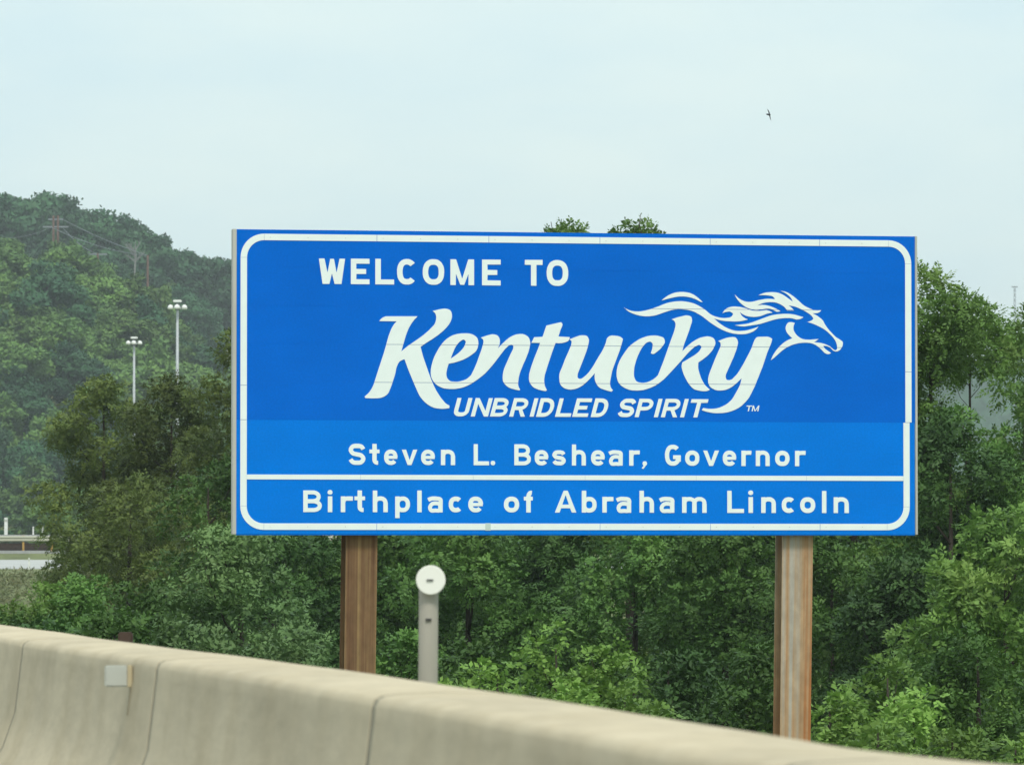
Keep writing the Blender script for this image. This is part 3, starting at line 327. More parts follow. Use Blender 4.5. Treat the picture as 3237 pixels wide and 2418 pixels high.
  ('letter', ['2261,556 2260,557 2260,725 2261,726 2339,726 2359,720 2369,714 2381,701 2385,693 2388,685 2388,673 2387,665 2386,659 2377,645 2378,643 2389,631 2396,617 2395,595 2393,589 2388,579 2373,566 2359,560 2345,557', '2295,588 2294,623 2297,626 2335,626 2345,624 2357,620 2363,615 2365,609 2365,603 2362,597 2356,593 2345,589 2335,588', '2297,657 2294,659 2295,694 2337,694 2349,690 2355,683 2357,677 2356,669 2352,665 2347,661 2331,657']),
  ('letter', ['2472,557 2464,559 2452,564 2444,571 2436,581 2431,591 2428,605 2428,631 2431,645 2437,657 2444,666 2454,673 2466,678 2478,680 2492,680 2504,677 2514,672 2527,661 2531,655 2537,643 2539,635 2540,621 2537,617 2536,605 2464,605 2462,603 2465,597 2470,592 2478,590 2492,590 2504,598 2528,577 2521,569 2512,563 2502,559 2490,556', '2464,632 2463,633 2463,635 2468,642 2474,646 2480,647 2488,647 2496,644 2502,639 2505,633 2502,632']),
  ('letter', ['2609,558 2601,560 2589,565 2579,575 2575,580 2575,583 2599,601 2608,592 2615,590 2643,590 2650,594 2645,599 2603,606 2590,612 2579,624 2573,635 2572,642 2575,652 2581,662 2587,669 2595,675 2601,677 2617,679 2639,679 2659,675 2669,669 2680,654 2659,640 2653,637 2647,645 2641,647 2615,647 2609,645 2607,642 2607,640 2611,637 2649,631 2657,629 2665,625 2676,614 2682,604 2683,596 2682,586 2678,578 2669,568 2661,562 2655,560 2643,557']),
  ('letter', ['2735,556 2734,557 2734,725 2735,726 2767,726 2768,725 2769,679 2795,682 2815,678 2823,674 2831,668 2837,661 2843,651 2849,629 2849,557 2847,556 2817,556 2814,557 2814,633 2813,637 2809,643 2805,646 2797,648 2787,648 2783,648 2775,644 2771,639 2768,633 2768,557 2767,556']),
  ('letter', ['2937,557 2929,559 2917,565 2909,571 2900,583 2896,591 2892,605 2892,623 2894,639 2896,645 2902,657 2909,666 2919,673 2929,678 2941,680 2957,680 2969,678 2978,673 2989,666 3000,649 3005,629 3005,621 3003,617 3003,607 3001,605 2929,605 2927,603 2930,597 2935,593 2939,591 2957,590 2963,593 2969,599 2971,598 2994,577 2987,569 2981,565 2969,559 2955,556', '2929,632 2927,633 2931,640 2937,645 2943,647 2959,646 2966,641 2970,633 2969,632']),
  ('letter', ['3067,555 3061,556 3053,561 3048,567 3042,579 3040,589 3040,599 3048,617 3052,623 3063,634 3075,640 3093,643 3109,642 3121,640 3122,641 3122,645 3117,648 3097,650 3075,650 3067,648 3049,640 3034,667 3057,678 3073,682 3081,682 3121,679 3135,676 3143,672 3149,665 3153,657 3154,651 3153,557 3151,556 3129,556 3119,554 3099,556 3079,554', '3073,584 3070,591 3070,595 3074,603 3081,610 3085,612 3101,613 3111,612 3118,609 3118,587 3118,585 3117,584 3101,586']),
  ('letter', ['3208,556 3207,557 3207,679 3208,681 3240,681 3244,678 3264,680 3294,680 3295,677 3295,663 3294,661 3294,651 3292,647 3272,648 3270,647 3248,646 3246,645 3244,641 3242,631 3242,557 3240,556']),
  ('letter', ['3323,530 3310,535 3326,557 3320,563 3318,567 3318,579 3319,583 3323,589 3327,591 3333,592 3343,592 3348,589 3354,581 3354,567 3352,563 3344,557 3326,531']),
  ('letter', ['3556,557 3542,561 3530,568 3519,579 3511,593 3508,603 3504,623 3503,653 3506,671 3514,695 3522,707 3534,718 3546,724 3556,726 3574,727 3584,726 3600,720 3610,713 3617,705 3617,703 3592,681 3582,690 3570,692 3562,692 3556,690 3548,683 3542,671 3539,661 3538,635 3541,613 3546,603 3554,594 3562,592 3580,593 3589,599 3595,609 3592,610 3572,610 3571,611 3571,639 3572,642 3632,642 3635,639 3635,591 3625,589 3617,577 3608,569 3598,562 3586,558 3578,557']),
  ('letter', ['3718,557 3704,561 3694,567 3685,575 3679,583 3675,591 3671,605 3671,625 3673,639 3676,647 3681,657 3696,672 3708,678 3718,680 3736,681 3746,679 3760,674 3770,667 3774,663 3783,651 3786,641 3789,629 3788,603 3785,591 3779,579 3766,566 3754,560 3742,557', '3718,593 3712,598 3707,605 3705,621 3708,633 3711,639 3718,644 3728,646 3736,646 3742,644 3749,639 3753,631 3754,623 3754,613 3752,603 3748,597 3740,592 3724,592']),
  ('letter', ['3871,556 3821,680 3823,681 3855,680 3885,599 3887,597 3917,679 3919,681 3951,681 3952,679 3951,677 3904,559 3901,556']),
  ('letter', ['4028,557 4020,559 4008,564 3998,573 3991,583 3988,591 3984,605 3984,631 3986,641 3992,655 3998,663 4002,668 4014,676 4026,680 4034,681 4046,681 4060,678 4070,673 4080,665 4087,657 4093,645 4096,627 4096,621 4094,617 4094,607 4092,606 4019,605 4020,601 4023,595 4032,590 4048,590 4060,598 4078,584 4085,577 4074,567 4068,562 4058,558 4046,556', '4020,632 4019,633 4019,635 4024,643 4030,646 4036,648 4044,648 4052,645 4057,641 4061,633 4060,632 4058,632']),
  ('letter', ['4140,556 4139,557 4139,679 4140,681 4172,681 4176,679 4196,681 4222,680 4223,679 4223,669 4220,647 4196,648 4180,646 4176,645 4175,643 4174,557 4172,556']),
  ('letter', ['4260,556 4259,557 4259,681 4292,682 4296,679 4306,682 4328,682 4346,676 4358,668 4369,653 4375,631 4375,557 4374,556 4342,556 4340,557 4340,633 4337,641 4332,646 4326,648 4314,649 4308,648 4302,646 4297,641 4294,635 4294,557 4292,556']),
  ('letter', ['4470,557 4456,560 4446,565 4435,575 4429,583 4425,591 4421,605 4421,625 4423,639 4430,655 4440,667 4448,673 4458,678 4470,681 4480,682 4498,680 4512,674 4524,666 4534,651 4538,641 4541,627 4541,609 4539,599 4535,587 4528,577 4522,570 4514,564 4506,560 4492,557', '4470,593 4466,594 4461,599 4457,607 4456,625 4458,633 4464,642 4472,645 4484,646 4494,644 4500,639 4505,629 4505,611 4502,601 4496,594 4492,593 4486,592']),
  ('letter', ['4588,556 4587,557 4587,681 4620,682 4624,679 4644,681 4674,681 4676,680 4676,669 4674,647 4646,648 4628,646 4626,645 4623,641 4622,635 4622,557 4620,556']),
 ],
 'birthplace': [
  ('letter', ['541,177 540,178 540,350 541,351 627,351 643,347 659,339 668,332 674,324 678,316 680,308 681,298 679,288 674,276 668,268 683,252 688,242 690,234 690,224 688,216 684,206 680,200 673,194 659,185 649,182 631,178', '577,210 576,212 576,246 577,248 625,248 635,246 649,241 655,236 657,230 656,224 653,220 647,216 637,212 625,210', '577,281 576,282 576,318 577,319 621,319 631,317 643,311 648,304 648,296 646,292 641,287 633,284 619,281']),
  ('letter', ['740,177 739,178 739,302 740,304 774,304 775,302 775,178 774,177', '754,318 744,321 739,326 737,332 737,340 739,346 746,352 752,355 762,355 770,351 774,346 776,342 776,330 773,324 768,320 762,318']),
  ('letter', ['845,177 844,178 844,302 845,304 879,304 881,301 889,303 911,304 943,303 942,270 941,269 893,269 884,266 880,250 880,178 879,177']),
  ('letter', ['1016,178 1004,182 996,187 989,193 983,203 980,217 980,272 978,273 956,273 955,275 955,303 956,304 978,304 980,305 980,351 982,352 1016,351 1016,305 1018,304 1040,304 1041,303 1041,275 1040,273 1018,273 1016,271 1016,215 1020,212 1028,212 1029,211 1029,179 1028,178']),
  ('letter', ['1105,177 1104,178 1104,350 1105,351 1139,351 1140,350 1140,304 1141,301 1153,304 1171,305 1191,301 1205,292 1212,286 1219,274 1223,262 1224,254 1226,252 1226,178 1223,177 1191,177 1190,178 1190,254 1188,260 1185,264 1177,269 1171,270 1157,270 1151,269 1145,265 1140,256 1140,178 1139,177']),
  ('letter', ['1287,130 1286,131 1286,303 1287,304 1321,304 1323,300 1335,303 1357,304 1369,301 1377,297 1387,291 1396,281 1402,269 1406,257 1407,245 1406,225 1399,207 1396,201 1385,189 1369,180 1359,178 1341,177 1333,178 1323,181 1322,179 1322,131 1321,130', '1337,212 1333,214 1327,219 1323,227 1322,251 1324,257 1330,265 1337,269 1351,270 1359,268 1368,261 1372,251 1372,235 1370,225 1365,217 1361,214 1353,212']),
  ('letter', ['1467,177 1466,178 1466,350 1467,352 1501,352 1502,350 1502,178 1501,177']),
  ('letter', ['1581,175 1575,177 1568,181 1562,189 1556,201 1554,213 1554,221 1562,239 1575,254 1581,258 1591,262 1605,265 1623,265 1639,262 1641,263 1641,267 1635,270 1613,272 1593,272 1583,270 1563,262 1554,277 1549,289 1549,291 1563,298 1575,302 1591,305 1613,305 1641,302 1651,300 1663,294 1669,287 1674,275 1673,177 1671,176 1649,176 1639,174 1617,176 1595,174', '1589,206 1586,209 1586,217 1590,225 1599,232 1611,234 1623,234 1633,232 1637,229 1637,207 1631,206 1611,208 1609,207']),
  ('letter', ['1769,177 1755,181 1745,187 1736,196 1731,204 1727,212 1723,226 1723,254 1727,268 1731,278 1737,286 1746,294 1753,298 1765,302 1775,304 1787,304 1799,302 1809,298 1819,292 1823,288 1822,286 1799,261 1791,266 1787,267 1773,267 1765,263 1761,256 1759,250 1758,236 1760,226 1763,220 1768,216 1777,213 1789,213 1799,219 1823,194 1817,187 1807,181 1799,179 1787,177']),
  ('letter', ['1932,177 1922,179 1910,185 1899,194 1892,204 1887,214 1883,228 1883,244 1885,262 1893,280 1902,290 1912,297 1924,302 1936,304 1950,304 1962,302 1976,296 1982,292 1989,286 1995,278 2000,267 2003,254 2004,244 2001,240 2001,228 2000,227 1920,226 1921,222 1926,216 1938,211 1948,211 1956,213 1966,221 1990,200 1991,198 1984,190 1974,183 1964,179 1950,177', '1920,255 1922,260 1926,265 1934,269 1938,269 1954,268 1962,264 1967,256 1966,254 1922,254']),
  ('letter', ['2226,177 2210,181 2200,187 2190,196 2184,204 2177,217 2175,227 2175,253 2179,267 2185,279 2194,289 2204,296 2218,302 2228,304 2246,304 2256,302 2268,298 2278,292 2285,285 2292,275 2296,265 2300,249 2300,231 2298,221 2294,209 2288,199 2283,193 2272,184 2264,181 2250,177', '2230,213 2220,217 2215,221 2213,225 2211,237 2213,253 2217,261 2224,265 2232,268 2242,268 2250,266 2258,261 2262,253 2264,245 2264,235 2262,227 2258,219 2252,215 2244,213']),
  ('letter', ['2359,176 2358,177 2358,271 2357,273 2339,273 2338,303 2339,304 2357,304 2358,305 2363,327 2369,337 2377,345 2385,350 2393,352 2405,352 2406,345 2402,319 2401,317 2399,318 2396,315 2395,309 2395,305 2412,303 2412,275 2409,273 2397,273 2395,271 2395,177 2393,176']),
  ('letter', ['2595,176 2594,177 2606,207 2665,351 2667,353 2697,353 2700,351 2770,177 2769,176 2733,176 2719,211 2647,211 2645,211 2644,209 2634,181 2631,176', '2657,240 2656,245 2680,313 2683,316 2707,247 2708,241']),
  ('letter', ['2816,176 2815,177 2815,351 2816,353 2850,353 2852,351 2852,301 2854,300 2870,304 2888,303 2902,300 2916,291 2926,280 2931,273 2935,263 2937,249 2937,225 2931,207 2925,197 2916,188 2902,180 2882,176 2866,176 2854,180 2852,179 2852,177 2850,176', '2870,211 2860,214 2854,223 2852,229 2852,253 2856,261 2860,265 2870,269 2882,269 2892,266 2899,259 2903,247 2903,231 2899,221 2892,214 2882,210']),
  ('letter', ['2986,176 2985,177 2985,303 2986,304 3020,304 3024,302 3052,304 3076,303 3077,279 3075,269 3050,269 3030,268 3026,267 3023,265 3021,257 3021,177 3020,176']),
  ('letter', ['3131,174 3123,176 3117,180 3110,188 3105,200 3103,208 3103,220 3107,232 3110,238 3123,253 3137,261 3155,265 3171,265 3189,262 3191,266 3189,268 3183,269 3161,271 3141,271 3129,269 3111,261 3096,290 3109,297 3121,301 3137,305 3147,305 3187,303 3203,299 3211,295 3219,286 3224,272 3224,260 3223,252 3223,176 3221,175 3197,175 3187,173 3165,175 3143,173', '3137,205 3134,210 3135,218 3141,226 3147,231 3155,233 3171,233 3183,231 3187,228 3187,206 3185,205 3167,207']),
  ('letter', ['3293,176 3292,177 3292,353 3293,354 3327,354 3328,353 3329,302 3355,305 3367,304 3377,301 3385,297 3393,292 3400,285 3406,275 3409,267 3412,251 3412,177 3411,176 3379,176 3376,177 3376,257 3371,265 3367,267 3361,269 3349,270 3337,267 3330,261 3329,257 3328,177 3327,176']),
  ('letter', ['3488,174 3482,175 3472,182 3467,188 3461,200 3459,212 3459,220 3463,230 3467,238 3480,253 3494,261 3510,265 3532,265 3546,262 3548,262 3549,266 3548,268 3544,269 3504,272 3486,269 3468,261 3453,290 3476,301 3500,305 3516,305 3546,303 3562,299 3570,295 3576,288 3579,284 3582,270 3581,258 3581,176 3580,175 3556,175 3544,173 3524,175 3500,173', '3494,205 3491,210 3491,216 3497,226 3504,231 3512,233 3530,233 3542,231 3545,228 3545,206 3544,205 3526,207']),
  ('letter', ['3646,175 3645,176 3645,302 3646,304 3680,304 3684,301 3702,304 3720,303 3736,297 3746,291 3748,291 3762,299 3774,303 3786,304 3804,303 3816,299 3830,291 3837,284 3843,274 3847,262 3847,254 3849,250 3849,176 3848,175 3814,175 3813,176 3813,250 3814,256 3810,265 3804,269 3796,271 3782,271 3776,269 3771,266 3766,260 3766,176 3764,175 3730,175 3729,176 3729,260 3727,264 3722,267 3712,271 3698,271 3690,269 3687,266 3682,260 3682,176 3680,175']),
  ('letter', ['4022,175 4021,176 4021,352 4022,355 4056,355 4057,352 4058,209 4060,208 4158,208 4160,206 4160,176 4158,175']),
  ('letter', ['4199,175 4198,176 4198,302 4199,304 4233,304 4235,302 4235,176 4233,175', '4215,320 4207,321 4199,328 4196,334 4196,344 4201,352 4205,355 4213,358 4221,358 4229,355 4236,346 4236,332 4234,328 4229,324 4225,321']),
  ('letter', ['4305,175 4304,176 4304,302 4305,303 4339,303 4341,301 4343,301 4355,304 4375,304 4391,301 4407,291 4414,284 4420,274 4424,264 4426,252 4426,176 4425,175 4391,175 4390,176 4390,256 4386,262 4378,268 4371,269 4359,269 4349,267 4342,260 4341,256 4340,176 4339,175']),
  ('letter', ['4522,176 4508,180 4498,186 4490,193 4483,202 4479,212 4476,226 4475,246 4478,262 4479,268 4487,282 4497,292 4504,297 4514,301 4528,304 4550,302 4560,299 4568,295 4577,286 4554,262 4552,261 4546,265 4538,267 4526,266 4519,262 4514,254 4512,246 4512,234 4513,226 4516,220 4520,215 4530,212 4544,213 4552,218 4577,192 4570,185 4554,178 4542,175']),
  ('letter', ['4680,175 4666,179 4654,185 4644,194 4637,204 4634,212 4630,226 4629,246 4632,262 4638,276 4644,284 4650,290 4658,296 4664,299 4678,303 4700,303 4710,302 4722,298 4732,292 4741,284 4748,274 4753,262 4755,252 4756,236 4755,224 4750,210 4745,200 4738,191 4730,185 4718,179 4704,175', '4686,212 4680,213 4675,216 4668,224 4666,234 4666,246 4667,252 4672,260 4678,265 4686,267 4702,266 4710,263 4717,254 4719,244 4719,230 4713,218 4708,215 4696,211']),
  ('letter', ['4813,175 4812,176 4812,354 4813,355 4847,355 4849,354 4849,176 4847,175']),
  ('letter', ['4911,175 4910,176 4910,304 4945,304 4947,301 4949,301 4961,304 4987,304 5001,300 5019,290 5023,286 5031,274 5037,252 5038,176 5037,175 5003,175 5001,176 5001,256 4998,262 4989,268 4971,270 4961,268 4953,264 4948,260 4946,254 4946,176 4945,175']),
 ],
}

# ------------------------------------------------------------------ terrain
def sm(a, b, x):
    t = np.clip((x - a) / (b - a), 0, 1); return t * t * (3 - 2 * t)
def ground_z(x, y):
    x = np.asarray(x, float); y = np.asarray(y, float)
    l = x * CT + y * ST
    z = -4.5 * sm(2.5, 9.5, l)
    z = z + (4.5 + .15) * sm(175, 286, y) * (l > 2) 
    spur = 29.5 - 17 * sm(-54, -30, x) - 10 * sm(-20, 20, x)
    ridge = np.interp(x, [-95, -83, -73, -67, -63, -58.5, -57, -55.5, -49, -46, 28], [47.5, 47, 46.8, 45.5, 44.5, 43, 41, 39.4, 38.6, 37, 8])
    h = spur * sm(552, 700, y) + (ridge - spur) * sm(800, 930, y)
    h = h * (1 - sm(60, 140, x))
    return z + h * (l > 2) + .25 * np.sin(x * .31 + 1) * np.cos(y * .23) * sm(12, 30, l) * (1 - sm(150, 190, y) * (1 - sm(380, 430, y)))
def gz(x, y): return float(ground_z(x, y))

def grid_obj(name, xs, ys, mat, f=ground_z, drop=0.0):
    Xg, Yg = np.meshgrid(xs, ys); Z = f(Xg, Yg) + drop
    nx, ny = len(xs), len(ys); me = bpy.data.meshes.new(name)
    co = np.stack([Xg, Yg, Z], -1).reshape(-1)
    me.vertices.add(nx * ny); me.vertices.foreach_set('co', co.astype(np.float32))
    i = (np.arange(ny - 1)[:, None] * nx + np.arange(nx - 1)[None]).reshape(-1)
    q = np.stack([i, i + 1, i + nx + 1, i + nx], 1).astype(np.int32)
    me.loops.add(len(q) * 4); me.loops.foreach_set('vertex_index', q.reshape(-1))
    me.polygons.add(len(q)); me.polygons.foreach_set('loop_start', np.arange(0, len(q) * 4, 4, dtype=np.int32))
    me.polygons.foreach_set('loop_total', np.full(len(q), 4, dtype=np.int32)); me.polygons.foreach_set('use_smooth', np.ones(len(q), bool))
    me.update(calc_edges=True)
    return tag(link(name, me, mat), kind='structure')
xs = np.concatenate([np.linspace(-3000, -120, 20), np.linspace(-110, 110, 111), np.linspace(120, 3000, 20)])
ys = np.concatenate([[-200, -100, -50], np.linspace(-20, 120, 141), np.linspace(122, 1000, 260), np.linspace(1050, 4200, 14)])
grid_obj('ground', xs, ys, M['grass'], drop=-.06)
# the road we drive on, its paved shoulder and edge line (runs beside the barrier)
def strip(name, l0, l1, a0, a1, z, mat, thick=.0):
    me = bpy.data.meshes.new(name); v = []; f = []
    n = 30
    for k in range(n + 1):
        a = a0 + (a1 - a0) * k / n
        v += [tuple(road(l0, a, z)), tuple(road(l1, a, z))]
    for k in range(n): f.append((2*k, 2*k+1, 2*k+3, 2*k+2))
    me.from_pydata(v, [], f); return tag(link(name, me, mat), kind='structure')
strip('road', -12, 2.45, -40, 160, 0.0, M['asphalt'])
strip('edge_line', .62, .74, -40, 160, .004, M['paint'])
# the other carriageway, far off at the left
fr = [(-75, 284), (10, 306)]
def far_strip(name, d0, d1, z0, z1, mat, kind='structure'):
    me = bpy.data.meshes.new(name); v = []; f = []
    for k in range(13):
        t = k / 12; x = fr[0][0] + (fr[1][0] - fr[0][0]) * t; y = fr[0][1] + (fr[1][1] - fr[0][1]) * t
        v += [(x, y + d0, z0), (x, y + d1, z1)]
        if k: b = 2 * k; f.append((b-2, b, b+1, b-1))
    me.from_pydata(v, [], f); return tag(link(name, me, mat), kind=kind)
far_strip('far_verge', -14, 0, -.9, .02, M['verge'])
far_strip('far_curb_face', 0, .4, .02, .14, M['galv'])
far_strip('far_road', .4, 14, .14, .56, M['pale_road'])
far_strip('far_median', 14, 22, .56, .92, M['grass'])
far_strip('far_road', 22, 34, .92, 1.0, M['asphalt'])
grid_obj('far_ground', np.linspace(-80, 20, 12), np.linspace(325, 560, 12), M['grass'], f=lambda X, Y: ground_z(X, Y) * 0 + 1.0 + .0 * X)
# distant ridge, a blue band seen through the trees on the right
def far_ridge(X, Y):
    return -20 + 80 * np.exp(-((Y - 1560) / 190) ** 2) * (.88 + .08 * np.sin(X * .009 + 1) + .04 * np.sin(X * .031)) + 1.6 * np.sin(X * .61 + np.sin(Y * .3)) * np.cos(Y * .47 + X * .2) + 1.2 * np.sin(X * 1.37 + Y * .9)
grid_obj('far_hill', np.linspace(-60, 420, 320), np.linspace(1180, 1900, 150), M['far_trees'], f=far_ridge)

# ------------------------------------------------------------------ concrete barrier
bar = empty('concrete_barrier', road(1.66, 13.03), 'long beige concrete safety barrier with worn rounded top beside the road', 'barrier', rz=TH)
PROF = [(.78, 0), (0.62, 0), (.60, .12), (.46, .815 - .045), (.445, .80), (.41, .813), (.30, .816), (.21, .813), (.186, .810), (.173, .803), (.167, .790), (.165, .765), (.145, .60), (.11, .50), (.02, .36), (-.06, .26), (-.075, .18), (-.08, 0)]
# profile x = distance right of the traffic face foot; the upper traffic face sits at .165
def smooth_noise(a, s): return math.sin(a * 2.1 + s) * .5 + math.sin(a * 4.7 + 1.3 * s) * .3 + math.sin(a * 0.83 + s * 2) * .6
def lift(a):
    return .0018 * smooth_noise(a * .7, 1.0) - float(np.interp(a, [5, 6.0, 6.57, 7.1, 7.42, 7.96, 9.37, 11.3], [0, .003, .0055, .0115, .0148, .0118, .0065, 0]))
def barrier_segment(a0, a1):
    n = 26; v = []; f = []; m = len(PROF); TT = [0, .004] + [k / 24 for k in range(1, 24)] + [.996, 1]
    for t in TT:
        k = 0; a = a0 + (a1 - a0) * t
        e = min(t, 1 - t) * (a1 - a0)                 # distance to the joint: edges are rounded off there
        sh = 0
        for j, (x, z) in enumerate(PROF):
            w = lift(a)
            w2 = .0015 * smooth_noise(a, 4.0)
            top = 1 if z > .7 else 0
            xx = x - .165 + (w2 * (1 if x < .3 else -1) if z > .3 else 0) + sh * (1 if x < .3 else -1)
            v.append((xx, a - 13.03, z + (w - sh) * top))
    for k in range(n):
        for j in range(m - 1): f.append((k*m + j, k*m + j + 1, (k+1)*m + j + 1, (k+1)*m + j))
    f.append(tuple(range(m))); f.append(tuple(n*m + j for j in range(m))[::-1])
    me = bpy.data.meshes.new('barrier_segment'); me.from_pydata(v, [], f)
    bm = bmesh.new(); bm.from_mesh(me); bmesh.ops.recalc_face_normals(bm, faces=bm.faces[:]); bm.to_mesh(me); bm.free()
    me.polygons.foreach_set('use_smooth', [len(p.vertices) == 4 for p in me.polygons])
    return link('barrier_segment', me, M['concrete'], bar)
k0 = 16.13
for k in range(-6, 22):
    a1 = k0 - 3.1 * (-k) if False else k0 + 3.1 * k
    barrier_segment(a1 - 3.1 + .020, a1 - .020)
for k in range(-7, 22):
    a_ = k0 + 3.1 * k; w_ = lift(a_)
    MB().prism([(x - .165 + (.0008 if x < .3 else -.0008), max(.0, z - .0008 + (w_ if z > .7 else 0))) for x, z in PROF], a_ - .0205 - 13.03, a_ + .0205 - 13.03).build('joint_filler', M['joint'], bar)
st = MB()
for (x0, x1, z0, z1) in [(13.86, 13.915, .60, .735), (13.875, 13.905, .50, .60)]:
    st.v += [(-.022 + (.74 - z0) * -.0, x0 - 13.03, z0), (-.022, x1 - 13.03, z0), (-.009, x1 - 13.03, z1), (-.009, x0 - 13.03, z1)]
    b = len(st.v) - 4; st.f.append((b, b+1, b+2, b+3))
# reflector bracket on the traffic face
ref = empty('barrier_reflector', road(1.66, 13.49, .764), 'small grey reflector plate with amber edge mounted on the barrier face', 'reflector', rz=TH)
MB().box(-.068, -.012, -.006, .006, -.026, .026).build('reflector_plate', M['grey_plate'], ref, bevel=.003)
MB().box(-.013, -.001, -.008, .02, -.028, .027).build('bracket', M['amber'], ref, bevel=.002)
rs = MB(); rs.v = [(-.0055, -.014, -.03), (-.0055, .012, -.03), (-.0135, .007, -.095), (-.0135, -.002, -.095), (.004, -.014, -.03), (.004, .012, -.03), (-.002, .007, -.095), (-.002, -.002, -.095)]
rs.f = [(0, 1, 2, 3), (4, 7, 6, 5), (0, 4, 5, 1), (1, 5, 6, 2), (2, 6, 7, 3), (3, 7, 4, 0)]; rs.build('rust_streak', M['stain'], ref)

# ------------------------------------------------------------------ the welcome sign
SX, SY, SZ = -2.2033, 44.26, 1.2014             # lower left corner of the face
SANG = math.atan2(.18397, .98293)
sign = empty('welcome_sign', (SX, SY, SZ), 'big blue state welcome sign with white lettering and galloping horse emblem', 'sign', rz=SANG)
# sign space: x along the face, y away from traffic, z up; the face is y = 0
SW, SH, PH = 5.598, 2.438, .3048
for k in range(8):
    z0 = k * PH; dx = -.004 if k < 3 else 0
    p = MB().box(dx, SW + dx, 0, .004, z0 + .0005, z0 + PH - .0005)
    p.box(dx, SW + dx, .0045, .0065, z0 - .008, z0 + .006).box(dx, SW + dx, .008, .055, z0 + .003, z0 + .008).box(dx, SW + dx, .008, .055, z0 + PH - .008, z0 + PH - .003)
    o = p.build('panel', M['blue_light'] if k < 3 else M['blue_dark'], sign)
    o['label'] = 'brighter blue lower panel' if k < 3 else 'deeper blue upper panel'
MB().box(-.033, -.001, -.004, .075, -.002, SH + .002).build('edge_trim', M['alum'], sign, bevel=.003)
MB().box(SW + .001, SW + .020, -.004, .075, -.002, SH + .002).build('edge_trim', M['alum'], sign, bevel=.003)
SEAMS = [k * PH for k in range(1, 8)]
def sheet(name, loops, y=-.0035, th=.0025, mat='white_sheet', cut=True, parent=None):
    """raised sheeting cut to an outline; loops in metres on the sign face, holes included"""
    def inside(p, lp):
        c = False
        for (x1, z1), (x2, z2) in zip(lp, lp[1:] + lp[:1]):
            if (z1 > p[1]) != (z2 > p[1]) and p[0] < x1 + (p[1] - z1) * (x2 - x1) / (z2 - z1): c = not c
        return c
    outer = [lp for lp in loops if not any(o is not lp and inside(lp[0], o) for o in loops)]
    bm = bmesh.new(); flat = []
    for o in outer:
        polys = [[Vector((x, z, 0)) for x, z in lp] for lp in [o] + [h for h in loops if h not in outer and inside(h[0], o)]]
        pts = [p for lp in polys for p in lp]; flat += pts
        vs = [bm.verts.new((p.x, y, p.y)) for p in pts]
        for t in tessellate_polygon(polys):
            if len(set(t)) == 3:
                try: bm.faces.new([vs[i] for i in t])
                except ValueError: pass
    if cut:
        z0, z1 = min(p.y for p in flat), max(p.y for p in flat)
        for s in SEAMS:
            if z0 < s < z1:
                for q in (s - .0016, s + .0016):
                    g = bm.verts[:] + bm.edges[:] + bm.faces[:]
                    bmesh.ops.bisect_plane(bm, geom=g, plane_co=(0, 0, q), plane_no=(0, 0, 1))
                kill = [f for f in bm.faces if abs(f.calc_center_median().z - s) < .00155]
                bmesh.ops.delete(bm, geom=kill, context='FACES')
    bmesh.ops.recalc_face_normals(bm, faces=bm.faces[:])
    for f in bm.faces:
        if f.normal.y > 0: f.normal_flip()
    r = bmesh.ops.extrude_face_region(bm, geom=bm.faces[:])
    # the extruded copy becomes the front, the walls go back to the panel
    for v_ in [g for g in r['geom'] if isinstance(g, bmesh.types.BMVert)]: v_.co.y -= 0
    moved = set(g for g in r['geom'] if isinstance(g, bmesh.types.BMVert))
    for v_ in bm.verts:
        if v_ not in moved: v_.co.y = y + th
    me = bpy.data.meshes.new(name); bm.to_mesh(me); bm.free()
    return link(name, me, M[mat], parent or sign)
def unpack(s): return [tuple(float(c) / 1000 for c in t.split(',')) for t in s.split()]
def clean(lp):
    out = []
    for p in lp:
        if not out or (abs(p[0]-out[-1][0]) + abs(p[1]-out[-1][1])) > .0009: out.append(p)
    return out
horse = None
for grp in ('welcome', 'motto', 'trademark', 'governor', 'birthplace', 'word'):
    for nm, loops in ART[grp]:
        y = -.0045 if grp == 'word' else -.0035
        sheet('letter', [clean(unpack(s)) for s in loops], y=y, th=.0025 if grp != 'word' else .0038, cut=(grp == 'word'))
horse = bpy.data.objects.new('horse_emblem', None); COL.objects.link(horse); horse.parent = sign
for nm, loops in ART['horse']:
    sheet(nm, [clean(unpack(s)) for s in loops], parent=horse)
# border of cut strips, with butt joints
def bar_(x0, x1, z0, z1, cut=False): sheet('border_strip', [[(x0, z0), (x1, z0), (x1, z1), (x0, z1)]], cut=cut)
def corner(cx, cz, r, w, a0):
    a = [R(a0 + 90 * k / 10) for k in range(11)]
    sheet('border_corner', [[(cx + r*math.cos(q), cz + r*math.sin(q)) for q in a] + [(cx + (r-w)*math.cos(q), cz + (r-w)*math.sin(q)) for q in a[::-1]]], cut=False)
BW, CR, G = .052, .190, .0016
XL, XR, XR2, ZT, ZB = .031, 5.567, 5.550, 2.404, .035
corner(XL + CR, ZT - CR, CR, BW, 90); corner(XR - CR, ZT - CR, CR, BW, 0); corner(XL + CR, ZB + CR, CR, BW, 180); corner(XR2 - CR, ZB + CR, CR, BW, 270)
def run(a, b, step):
    out = [a]; 
    while out[-1] + step < b - .2: out.append(out[-1] + step)
    return list(zip(out, out[1:] + [b]))
for a, b in run(XL + CR, XR - CR, .915): bar_(a + G, b - G, ZT - BW, ZT)
for a, b in run(XL + CR, XR2 - CR, .915): bar_(a + G, b - G, ZB, ZB + BW)
for a, b in ((ZB + CR, .9144), (.9144, 1.19), (1.19, ZT - CR)): bar_(XL, XL + BW, a + G, b - G)
